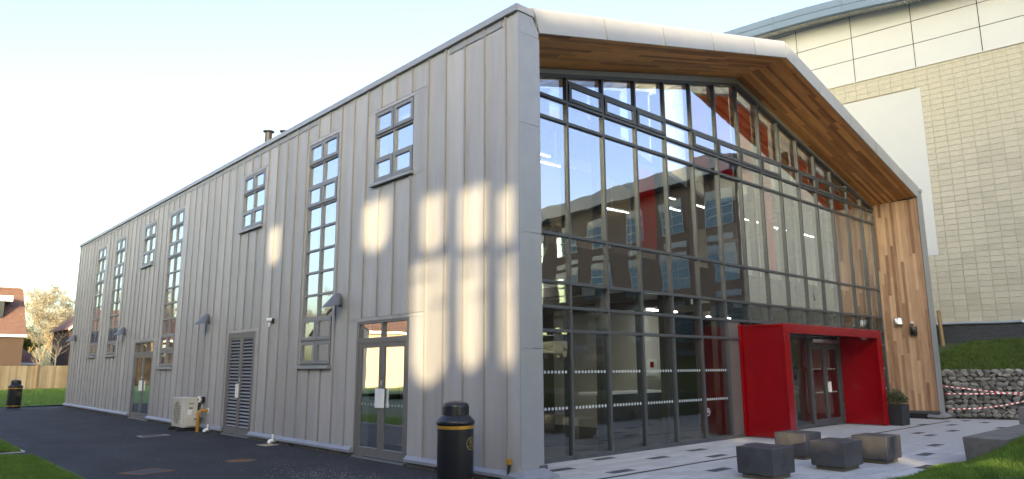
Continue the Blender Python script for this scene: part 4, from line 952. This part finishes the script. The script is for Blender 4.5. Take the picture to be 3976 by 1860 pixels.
# drain outlets by the wall
for y, lab in ((12.0, 'white plastic drain outlet on the tarmac between gas pipe and louvred door'), (8.0, 'white plastic drain outlet above the small gully beside the plinth')):
    T = thing('drain_outlet', lab, 'drain', (-.12, y, 0)); MB().tube([(-.02, y, .06), (-.1, y, .065), (-.15, y, .05), (-.17, y, .01)], [.045, .045, .048, .045], 12).build('bend', 'pvc', T, smooth=True, autosmooth=60); part(T, 'vent_stub', 'pvc', (-.1, -.07, y-.02, y+.02, .1, .2))
def cover(poly, label, frame_m, in_m, name='manhole_cover', w_=.06, z=.004):
    c = sum((Vector(p) for p in poly), Vector())/len(poly); T = thing(name, label, 'drain cover', (c.x, c.y, 0))
    b = MB(); n = len(poly); ins = [Vector(p)+(c-Vector(p)).normalized()*w_ for p in poly]
    b.add([(*Vector(p)[:2], z) for p in poly]+[(*p[:2], z) for p in ins]+[(*Vector(p)[:2], -.02) for p in poly], [(i, (i+1) % n, n+(i+1) % n, n+i) for i in range(n)]+[((i+1) % n, i, 2*n+i, 2*n+(i+1) % n) for i in range(n)])
    b.build('cover_frame', frame_m, T); b = MB(); b.prism([(*p[:2], z-.002) for p in ins], (0, 0, -.02)); b.build('cover_plate', in_m, T)
cover([(-3.85, 5.38, 0), (-3.62, 4.9, 0), (-3.04, 5.08, 0), (-3.24, 5.62, 0)], 'square rust-framed manhole cover in the tarmac beside the grass verge', 'rust', 'iron', w_=.09)
cover([(-1.78+.27*math.cos(a), 5.54+.27*math.sin(a), 0) for a in [6.2832*k_/24 for k_ in range(24)]], 'round rusty manhole cover in the tarmac opposite the glazed double door', 'iron', 'rust', w_=.05)
cover([(-1.76, 12.15, 0), (-1.77, 11.65, 0), (-1.06, 11.8, 0), (-1.12, 12.2, 0)], 'rectangular drain cover with pale concrete surround near the air conditioner', 'kerb', 'iron', w_=.07)
cover([(-.46, 7.98, 0), (-.44, 7.56, 0), (-.1, 7.62, 0), (-.1, 8.02, 0)], 'small leaf-filled gully with pale rim at the foot of the wall', 'kerb', 'straw', 'gully', .05)
MB().tube([(-.04, .2, .27), (-.06, .21, .1), (-.07, .2, .0)], .022, 8).build('earth_cable', 'black_metal'); tag(bpy.data.objects['earth_cable'], 'thin black earth cable dropping from the cladding beside the corner', 'cable')
part(bpy.data.objects['earth_cable'], 'clamp', 'yellow', (-.07, -.03, .165, .235, .27, .35))
# lamps on the timber reveal
T = thing('bulkhead_lamp', 'round brushed steel up and down lamp on the timber reveal', 'lamp', (17.55, .85, 3.03)); b = MB(); b.lathe((17.53, .86, 2.93), [(.12, 0), (.13, .01), (.13, .19), (.11, .215), (.06, .225)], 24); b.build('housing', 'steel', T, smooth=True, autosmooth=40); part(T, 'back_plate', 'steel', (17.6, 17.66, .8, .92, 2.96, 3.1))
T = thing('wall_light', 'black half-round wall light on the timber reveal', 'lamp', (17.58, .46, 2.73)); b = MB(); b.lathe((17.57, .46, 2.59), [(.09, 0), (.098, .01), (.1, .265), (.095, .275)], 20); b.build('housing', 'black_metal', T, smooth=True, autosmooth=40)
T = thing('motion_sensor', 'small white motion sensor above the black light on the timber reveal', 'sensor', (17.62, .5, 2.97)); MB().tube([(17.655, .5, 2.98), (17.6, .5, 2.98), (17.585, .5, 2.975)], [.04, .045, .03], 14).build('eye', 'pvc', T); part(T, 'bracket', 'black_metal', (17.6, 17.65, .48, .52, 2.89, 2.94))
# roof flues
for (u, v0, v1, lab, hh) in ((1044, 508, 560, 'black flue pipe with flat cap rising behind the eaves', 1), (1106, 508, 545, 'short black flue cap just showing above the eaves', 1)):
    p = px(u, v0, 0, 3.0 if u < 1100 else 4.4); zb = 7.3+.25*p.x
    T = thing('roof_flue', lab, 'flue', (p.x, p.y, zb)); hz = p.z-zb
    MB().lathe((p.x, p.y, zb-.05), [(.17, 0), (.16, hz*.35), (.125, hz*.8), (.12, hz-.02)], 20).build('pipe', 'gasket', T, smooth=True, autosmooth=50); MB().lathe((p.x, p.y, zb+hz-.05), [(.08, -.05), (.2, .0), (.2, .03), (.05, .06)], 20).build('cap', 'gasket', T)
# ================================================================== INTERIOR FURNITURE
T = thing('reception_desk', 'white-topped dark reception desk behind the ground-floor glass', 'desk', (6.6, 3.3, 0)); part(T, 'worktop', 'white', (5.2, 7.85, 3.0, 3.6, 1.02, 1.07)); part(T, 'front_panel', 'inner_dark', (5.3, 7.8, 3.1, 3.14, .02, 1.02)); part(T, 'side_panel', 'white', (7.8, 7.85, 3.0, 3.6, .02, 1.02))
T = thing('wall_cabinet', 'small white key cabinet with red sign on the white pier', 'cabinet', (8.5, 3.9, 1.6)); part(T, 'box', 'white', (8.25, 8.65, 3.9, 3.99, 1.4, 1.85)); part(T, 'sign', 'red', (8.35, 8.5, 3.89, 3.9, 1.62, 1.77)); part(T, 'meter_box', 'blind_white', (8.2, 8.9, 3.88, 3.99, .95, 1.32))
T = thing('kitchen_counter', 'white kitchen counter behind the glazed double door', 'counter', (1.4, 5.0, 0)); part(T, 'carcass', 'white', (1.0, 1.6, 3.2, 8.0, .12, .88)); part(T, 'worktop', 'inner', (.95, 1.65, 3.15, 8.0, .88, .92)); part(T, 'tall_unit', 'white', (2.6, 3.2, 6.0, 8.0, .02, 2.1))
for i, (x, y, z, ln, axis) in enumerate([(3.2, 3.2, 6.35, 1.5, 0), (2.2, 4.6, 6.3, 1.5, 0), (5.2, 4.2, 6.6, 1.4, 0), (9.2, 4.0, 6.45, 1.6, 0), (10.6, 3.4, 6.2, 1.4, 0), (11.2, 5.2, 6.6, 1.6, 0), (10.2, 5.0, 5.9, 1.6, 0), (13.4, 3.5, 6.2, 1.2, 0), (14.9, 3.3, 6.1, 1.2, 0), (16.2, 3.0, 6.0, 1.0, 0), (9.8, 6.2, 6.5, 1.8, 0)]):
    T = thing('strip_light', 'thin lit strip light hanging inside the upper floor behind the glazing', 'light', (x, y, z), 'lit strip lights inside the upper floor')
    part(T, 'tube', 'strip', (x-ln/2, x+ln/2, y-.015, y+.015, z-.012, z)); part(T, 'housing', 'fasciaw', (x-ln/2, x+ln/2, y-.05, y+.05, z+.001, z+.05)); part(T, 'hanger', 'steel', (x-.01, x+.01, y-.01, y+.01, z+.05, z+.9))
for x, y in ((2.6, 2.9), (7.6, 2.9), (4.0, 4.9), (11.0, 3.4)):
    T = thing('pendant_light', 'lit bar light hanging below the ground-floor ceiling behind the glass', 'light', (x, y, 3.0), 'lit bar lights inside the ground floor'); part(T, 'diffuser', 'panel_l', (x-.6, x+.6, y-.03, y+.03, 3.0, 3.03))
    for e in (-.5, .5): part(T, 'hanger', 'steel', (x+e-.006, x+e+.006, y-.006, y+.006, 3.03, 3.24))
def chair(x, y, z, rot, label):
    T = thing('stacking_chair', label, 'chair', (x, y, z), 'steel-legged chairs on the upper floor'); R_ = Matrix.Translation((x, y, z)) @ Matrix.Rotation(rot, 4, 'Z'); q = lambda *p: R_ @ Vector(p)
    b = MB(); b.hexa([q(-.2, -.2, .44), q(.2, -.2, .44), q(.2, .2, .44), q(-.2, .2, .44), q(-.2, -.2, .47), q(.2, -.2, .47), q(.2, .2, .47), q(-.2, .2, .47)]); b.build('seat', 'inner_dark', T)
    b = MB(); b.hexa([q(-.2, .2, .62), q(.2, .2, .62), q(.2, .23, .62), q(-.2, .23, .62), q(-.19, .25, .86), q(.19, .25, .86), q(.19, .28, .86), q(-.19, .28, .86)]); b.build('backrest', 'inner_dark', T)
    for sx in (-.2, .2):
        MB().tube([q(sx, -.2, 0), q(sx, -.19, .45)], .012, 6).build('leg', 'steel', T); MB().tube([q(sx, .24, 0), q(sx, .2, .45), q(sx, .26, .85)], .012, 6).build('leg', 'steel', T)
chair(3.6, 2.7, 4.0, .3, 'steel-legged dark chair behind the upper-floor glass'); chair(2.9, 2.9, 4.0, -.5, 'steel-legged dark chair behind the upper-floor glass'); chair(3.2, 3.6, 4.0, 1.2, 'steel-legged dark chair behind the upper-floor glass')

# ================================================================== BACKGROUND: FENCE, HOUSES, TREES
FA, FD = Vector((1.03, 59.2, 0)), Vector((1, .22, 0)).normalized(); FN = Vector((FD.y, -FD.x, 0))
F = thing('timber_fence', 'pale close-boarded timber fence across the end of the lawn', 'fence', tuple(FA))
fp = lambda s, z, o=0: FA+FD*s+FN*o+Vector((0, 0, z)); rf = random.Random(4)
s = -9.0
while s < 16:
    w_ = .148; b = MB(); zt = 1.93+rf.uniform(-.012, .012); dx = rf.uniform(-.006, .006)
    b.hexa([fp(s, .05, .03+dx), fp(s+w_, .05, .018+dx), fp(s+w_, .05, .005), fp(s, .05, .005), fp(s, zt, .03+dx), fp(s+w_, zt, .018+dx), fp(s+w_, zt, .005), fp(s, zt, .005)]); b.build('board', 'fence', F); s += .151
for s in (-5.6, -2.6, .45+2.2, 5.6, 8.6, 11.6, 14.6):
    b = MB(); b.hexa([fp(s-.07, 0, .1), fp(s+.07, 0, .1), fp(s+.07, 0, -.05), fp(s-.07, 0, -.05), fp(s-.07, 2.02, .1), fp(s+.07, 2.02, .1), fp(s+.07, 2.02, -.05), fp(s-.07, 2.02, -.05)]); b.build('fence_post', 'post', F)
for z in (.35, 1.0, 1.65): b = MB(); b.hexa([fp(-9, z, -.05), fp(16, z, -.05), fp(16, z, .0), fp(-9, z, .0), fp(-9, z+.08, -.05), fp(16, z+.08, -.05), fp(16, z+.08, .0), fp(-9, z+.08, .0)]); b.build('rail', 'post', F)
def house(x0, x1, y0, y1, eave, ridge, label, wallm, axis='X', wins=(), hip=0, over=.35):
    T = thing('house', label, 'house', ((x0+x1)/2, (y0+y1)/2, 0)); b = MB()
    if axis == 'X':
        ym = (y0+y1)/2; b.box(x0, x1, y0, y1, -.2, eave)
        if not hip:
            b.prism([(x0, y0, eave), (x0, y1, eave), (x0, ym, ridge-.15)], (x1-x0, 0, 0))
        b.build('wall', wallm, T); o = over; sl = (ridge-eave)/(ym-y0); r = MB(); e = eave-o*sl
        if hip:
            r.add([(x0-o, y0-o, e), (x1+o, y0-o, e), (x1+o, y1+o, e), (x0-o, y1+o, e), (x0+hip, ym, ridge), (x1-hip, ym, ridge)], [(0, 1, 5, 4), (1, 2, 5), (2, 3, 4, 5), (3, 0, 4), (3, 2, 1, 0)])
        else:
            r.prism([(x0-.15, y0-o, e), (x0-.15, ym, ridge), (x0-.15, y1+o, e), (x0-.15, y1+o, e-.12), (x0-.15, ym, ridge-.12), (x0-.15, y0-o, e-.12)], (x1-x0+.3, 0, 0))
        rfm = r.build('roof', 'housetile', T)
        part(T, 'fascia_board', 'fasciaw', (x0-.16, x1+.16, y0-o-.03, y0-o, e-.2, e+.02)); part(T, 'fascia_board', 'fasciaw', (x0-.16, x1+.16, y1+o, y1+o+.03, e-.2, e+.02))
        b = MB(); b.tube([(x0+hip, ym, ridge+.03), (x1-hip, ym, ridge+.03)], .12, 8); b.build('ridge_tiles', 'housetile', rfm)
    else:
        xm = (x0+x1)/2; b.box(x0, x1, y0, y1, -.2, eave); b.prism([(x0, y0, eave), (xm, y0, ridge-.15), (x1, y0, eave)], (0, y1-y0, 0)); b.build('wall', wallm, T)
        sl = (ridge-eave)/(xm-x0); e = eave-over*sl; r = MB(); r.prism([(x0-over, y0-.25, e), (xm, y0-.25, ridge), (x1+over, y0-.25, e), (x1+over, y0-.25, e-.12), (xm, y0-.25, ridge-.12), (x0-over, y0-.25, e-.12)], (0, y1-y0+.5, 0)); r.build('roof', 'housetile', T)
        bb = MB(); bb.prism([(x0-over, y0-.28, e-.22), (x0-over, y0-.28, e+.03), (xm, y0-.28, ridge+.03), (xm, y0-.28, ridge-.22)], (0, .03, 0)); bb.prism([(x1+over, y0-.28, e-.22), (x1+over, y0-.28, e+.03), (xm, y0-.28, ridge+.03), (xm, y0-.28, ridge-.22)], (0, .03, 0)); bb.build('barge_board', 'fasciaw', T)
    for (a, b_, c, d) in wins:
        f = part(T, 'window', 'fasciaw', (a-.08, b_+.08, y0-.06, y0+.02, c-.08, d+.08)); part(f, 'pane', 'darkglass', (a, (a+b_)/2-.03, y0-.068, y0-.05, c, d), ((a+b_)/2+.03, b_, y0-.068, y0-.05, c, d))
    return T
YH = 70.0; c1 = px(94, 1300, 1, YH)
h1 = house(c1.x-13, c1.x, YH, YH+9.0, px(94, 1293, 1, YH).z+.1, px(93, 1126, 1, YH+4.5).z, 'brown-tiled brick house with dormer beyond the fence', 'housebrick', wins=[(px(-30, 1, 1, YH).x, px(9, 1, 1, YH).x, px(0, 1350, 1, YH).z, px(0, 1308, 1, YH).z)], over=.3)
dz = px(8, 1160, 1, YH+2); part(h1, 'dormer', 'fasciaw', (dz.x-3.2, dz.x+.75, YH+1.2, YH+4, dz.z-.25, dz.z+.25)); part(h1, 'dormer_face', 'darkglass', (dz.x-3, dz.x+.15, YH+1.3, YH+4, dz.z-2.1, dz.z-.25))
Y2 = 80; a = px(112, 1, 1, Y2).x; h2 = house(a-6, px(300, 1, 1, Y2).x, Y2, Y2+8, px(200, 1398, 1, Y2).z, px(160, 1291, 1, Y2+4).z, 'low brick bungalow with brown hipped tile roof behind the fence', 'housebrick', hip=2.8, over=.4)
Y3 = 74; q = px(268, 1272, 1, Y3); q2 = px(288, 1219, 1, Y3)
house(q.x+.3, q.x+8, Y3, Y3+9, q.z+.25, q.z+.25+3.4, 'dark gabled house just showing behind the metal-clad building', 'housebrick', 'Y')
# houses and trees on the far side of the path, mirrored in the side windows
house(-40, -25, 46, 56, 5.0, 8.2, 'peach rendered house with brown roof west of the path', 'render_pink', 'X', wins=[(-36, -34.4, 3.2, 4.4), (-31, -29.4, 3.2, 4.4), (-36, -34.4, .8, 2.0), (-31, -29.4, .8, 2.0)])
house(-58, -44, 70, 80, 5.2, 8.8, 'brick house with brown roof farther along the west side', 'housebrick', 'X', wins=[(-55, -53.4, 3.2, 4.4), (-50, -48.4, 3.2, 4.4)])
house(-22, -12, 84, 94, 5.2, 8.6, 'brick house with brown roof north of the peach house', 'housebrick', 'X', wins=[(-20, -18.4, 3.2, 4.4), (-16, -14.4, 3.2, 4.4)])
def tree(loc, h, spread, label, seed, trunk_r=.22, twigs=5000, bark='barkd', twm='twig', levels=4, first=.28, leaf=None, name='bare_tree', tw=.02, lean=0, group='bare winter trees'):
    r = random.Random(seed); T = thing(name, label, 'tree', loc, group); b = MB(); tips = []
    def grow(p, d, ln, rad, lev):
        n = 4; pts = [p]; rads = [rad]
        for i in range(n):
            d = (d+Vector((r.gauss(0, .11), r.gauss(0, .11), r.gauss(.03, .06)))).normalized(); p = p+d*ln/n; pts.append(p); rads.append(rad*(1-.55*(i+1)/n))
        b.tube(pts, rads, 8 if lev < 2 else 5 if lev < 3 else 3, False)
        if lev >= 2: tips.extend((pts[i], pts[i+1], d) for i in range(1, n))
        if lev < levels:
            k = 5 if lev == 0 else 4
            for i in range(k):
                t_ = r.uniform(first if lev == 0 else .25, 1); ix = min(n-1, int(t_*n)); q_ = pts[ix].lerp(pts[ix+1], t_*n-ix)
                a = r.uniform(0, 6.283); side = Vector((math.cos(a), math.sin(a), 0)); nd = (d*.6+side*spread+Vector((0, 0, .25))).normalized()
                grow(q_, nd, ln*r.uniform(.5, .72), max(rads[ix]*.55, .006), lev+1)
    grow(Vector(loc), Vector((lean, 0, 1)).normalized(), h*.55, trunk_r, 0)
    b.build('trunk', bark, T, smooth=True)
    if twigs and tips:
        c = MB()
        for i in range(twigs):
            a_, b_, d = r.choice(tips); p = a_.lerp(b_, r.random()); e = Vector((r.gauss(0, 1), r.gauss(0, 1), r.gauss(.35, .7))).normalized(); L_ = r.uniform(.25, .8)*h/10
            s_ = e.orthogonal().normalized()*tw*.5; m_ = p+e*L_*.5+Vector((r.gauss(0, .04), r.gauss(0, .04), 0))
            c.add([p-s_, p+s_, m_+s_*.6, p+e*L_, m_-s_*.6], [(0, 1, 2, 3, 4)])
        c.build('crown', twm, T)
    return T
p = px(152, 1420, 1, 98); tree((p.x, 98, 0), 11, .75, 'bare yellow-twigged tree behind the bungalow, left of its pair', 3, .25, 7000, tw=.045)
p = px(235, 1420, 1, 100); tree((p.x, 100, 0), 11.5, .8, 'bare yellow-twigged tree rising above the bungalow roof', 8, .25, 8000, tw=.045)
p = px(300, 1420, 1, 105); tree((p.x, 105, 0), 15, .7, 'tall bare tree partly hidden by the metal-clad building', 12, .25, 8000, tw=.045)
p = px(112, 1420, 1, 112); tree((p.x, 112, 0), 9, .6, 'dense olive bush tree beside the gable of the brick house', 19, .2, 9000, 'barkd', 'ever', tw=.12, group='evergreens')
p = px(160, 1512, 2, .08); tree((p.x, p.y, .05), 6.5, .45, 'slender pale birch sapling in front of the fence', 5, .085, 260, 'bark', 'twig', 2, .75, name='young_tree', tw=.012, lean=.13)
b = MB(); q = px(118, 1513, 2, .08); b.tube([(q.x, q.y, 0), (p.x+.15, p.y, 1.55)], .03, 6); tag(b.build('tree_stake', 'post'), 'thin leaning stake tied to the birch sapling', 'stake')
p = px(212, 1420, 1, 68); tree((p.x, 68, 0), 5.2, .8, 'small bare branching tree behind the fence', 6, .09, 300, 'bark', 'barkd', 3, .5, name='young_tree', tw=.012)
p = px(158, 1420, 1, 68.5); tree((p.x, 68.5, 0), 4.4, .3, 'short upright bare sapling behind the fence', 16, .05, 120, 'bark', 'barkd', 2, .5, name='young_tree', tw=.012)
for i, (x, y, h_) in enumerate([(-24, 64, 11), (-30, 78, 13), (-40, 62, 12), (-16, 72, 12), (-48, 95, 14), (-10, 104, 13)]):
    tree((x, y, 0), h_, .75, ['bare tree beside the peach rendered house', 'tall bare tree behind the peach rendered house', 'bare tree between the peach and brick houses', 'bare tree south of the far brick house', 'tall bare tree beyond the western brick house', 'tall bare tree behind the northern brick house'][i], 40+i, .24, 4500, tw=.05)
# ================================================================== ADDED UNSEEN LIGHT BLOCKERS BEHIND THE CAMERA (they shade the square)
XW = -22.0
PATCH = [(8.28, 9.05, 4.1, 5.0), (3.55, 4.62, 3.86, 4.85), (1.84, 2.62, 3.62, 4.62), (.72, 1.5, 3.5, 4.55), (.1, .52, 3.5, 4.35), (1.76, 2.85, 1.35, 3.46), (.78, 1.5, 1.6, 3.38), (.1, .46, 1.6, 3.28)]  # wanted sun patches on the side wall, cut as openings in the screen
KS, KZ = SY/SX, math.tan(SUN_EL)/SX   # drift in y and rise in z per metre of x towards the sun
dY, dZ = KS*XW, -XW*KZ
GY0, GY1 = KS*(XW-.9)+.3, KS*(XW-9.2)-.9; GZ0, GZ1 = 7.22+KZ*(.3-XW), 9.44+KZ*(9.2-XW); gsl = (GZ1-GZ0)/((9.2-.3)*KS)
PATCH_MASK = thing('sun_patch_mask', 'added unseen pierced screen that shapes the sun patches on the side wall', 'building', (XW, -12, 0))  # added out-of-view screen, sun passes only through its openings
op = [(a+dY, b_+dY, c+dZ, d+dZ) for a, b_, c, d in PATCH]; ly0, ly1 = GY0, GY0+12
ys = sorted({ly0, ly1} | {v for o_ in op for v in o_[:2]}); zs = sorted({-.2, 12.9} | {v for o_ in op for v in o_[2:]}); m = MB()
for a, b_ in zip(ys, ys[1:]):
    for c, d in zip(zs, zs[1:]):
        if not any(o_[0] < (a+b_)/2 < o_[1] and o_[2] < (c+d)/2 < o_[3] for o_ in op): m.box(XW-.06, XW+.06, a, b_, c, d)
m.build('wall', 'paler', PATCH_MASK); m = MB()
for a, b_, c, d in op:
    w_ = b_-a; hh = .3 if d-c < 1.5 else .45
    for y_, sg in ((a, 1), (b_, -1)):   # rounded lower corners of the openings
        m.prism([(XW-.03, y_-.01*sg, c-.01), (XW-.03, y_+w_*.42*sg, c-.01), (XW-.03, y_+w_*.16*sg, c+hh*.3), (XW-.03, y_-.01*sg, c+hh)], (.06, 0, 0))
    if d-c > 1.5: m.box(XW-.03, XW+.03, a, a+w_*.4, c+(d-c)*.63, c+(d-c)*.63+.06); m.box(XW-.03, XW+.03, a+w_*.3, b_, c+(d-c)*.86, c+(d-c)*.86+.07)
m.build('mask_bars', 'wingframe', PATCH_MASK)  # added bars that only break up the sun patches
def sun_blocker(name, label, x0, x1, y0, y1, h, roof=None):  # unseen box added to block the sun
    T = thing(name, label, 'building', ((x0+x1)/2, (y0+y1)/2, 0)); part(T, 'wall', 'paler', (x0, x1, y0, y1, -.2, h)); part(T, 'roof_edge', 'hfascia', (x0-.15, x1+.15, y0+.01, y1-.01, h, h+.15)); y = y0+1.5
    while y < y1-2:
        for z in (1.2, 4.6, 8.0):
            if z+1.5 < h: f = part(T, 'window', 'wingframe', (x1-.01, x1+.03, y, y+1.9, z, z+1.5)); part(f, 'panes', 'wingglass', (x1, x1+.036, y+.07, y+.92, z+.07, z+1.43), (x1, x1+.036, y+.98, y+1.83, z+.07, z+1.43))
        y += 3.1
    return T
sun_blocker('west_shade_block', 'added unseen long pale block that shades the side wall and path', XW-8, XW, GY0+12, 33.8, 12.9)  # added out of view to keep sun off the side wall and near lawn
sun_blocker('hall_shade_block', 'added unseen tall pale block that shades the sports hall and brick wing', XW, XW+9, -86, GY1, 30)  # added out of view to keep sun off the hall
T = thing('fascia_shade_wall', 'added unseen pierced wall that shapes the sun on the fascia and cube seats', 'wall', (XW-.25, -21, 0)); m = MB(); zg = lambda y: GZ0+gsl*(KS*(XW-.3)-y)  # added out of view, its sloping top sets the shadow edge on the fascia
def gap(x, y, z0, z1, w_): yc = y-KS*(x-XW); k = KZ*(x-XW); return (yc-w_/2, yc+w_/2, z0+k, z1+k)
gop = [gap(5.43, -1.35, .2, .62, .6), gap(5.83, -2.6, .24, .62, .55), gap(8.6, -.9, -.7, .5, .6)]  # holes that let sun onto the seats and paving
ys = sorted({GY1, GY0} | {v for o_ in gop for v in o_[:2]}); zs = sorted({-.2, 10.0} | {v for o_ in gop for v in o_[2:]})
for a, b_ in zip(ys, ys[1:]):
    for c, d in zip(zs, zs[1:]):
        if not any(o_[0] < (a+b_)/2 < o_[1] and o_[2] < (c+d)/2 < o_[3] for o_ in gop): m.box(XW-.12, XW, a, b_, c, d)
m.prism([(XW-.12, GY0, 10.0), (XW-.12, GY0, zg(GY0)), (XW-.12, GY1, zg(GY1)), (XW-.12, GY1, 10.0)], (.12, 0, 0)); m.build('wall', 'paler', T)
# car parked on the terrace
CP = hp(-18.5, 2.0, 3.2); T = thing('parked_car', 'silver hatchback car parked on the terrace by the brick wing', 'car', tuple(CP)); CM = Matrix.Translation(CP) @ Matrix((HD, -HN, Vector((0, 0, 1)))).transposed().to_4x4(); cq = lambda x, y, z: CM @ Vector((x, y, z))
prof = [(-2.0, .3), (2.0, .3), (2.05, .7), (1.9, .9), (.95, 1.0), (.3, 1.42), (-1.3, 1.45), (-1.9, 1.0), (-2.05, .8)]
b = MB(); b.prism([cq(x, -.82, z) for x, z in prof], cq(0, .82, 0)-cq(0, -.82, 0)); b.build('body', 'carpaint', T, bevel=.05)
b = MB(); b.prism([cq(x, -.835, z) for x, z in [(.75, 1.03), (.25, 1.36), (-1.2, 1.39), (-1.65, 1.03)]], cq(0, .835, 0)-cq(0, -.835, 0)); b.build('side_window', 'darkglass', T)
for x in (-1.3, 1.3):
    for y in (-.84, .64): wl = MB().tube([cq(x, y, .31), cq(x, y+.2, .31)], .31, 18).build('wheel', 'tyre', T); MB().tube([cq(x, y-.006, .31), cq(x, y+.206, .31)], .19, 14).build('rim', 'steel', wl)
for y in (-.65, .4): b = MB(); b.prism([cq(2.035, y, .62), cq(2.035, y+.28, .62), cq(2.0, y+.28, .8), cq(2.0, y, .8)], cq(.05, 0, 0)-cq(0, 0, 0)); b.build('headlight', 'white', T)
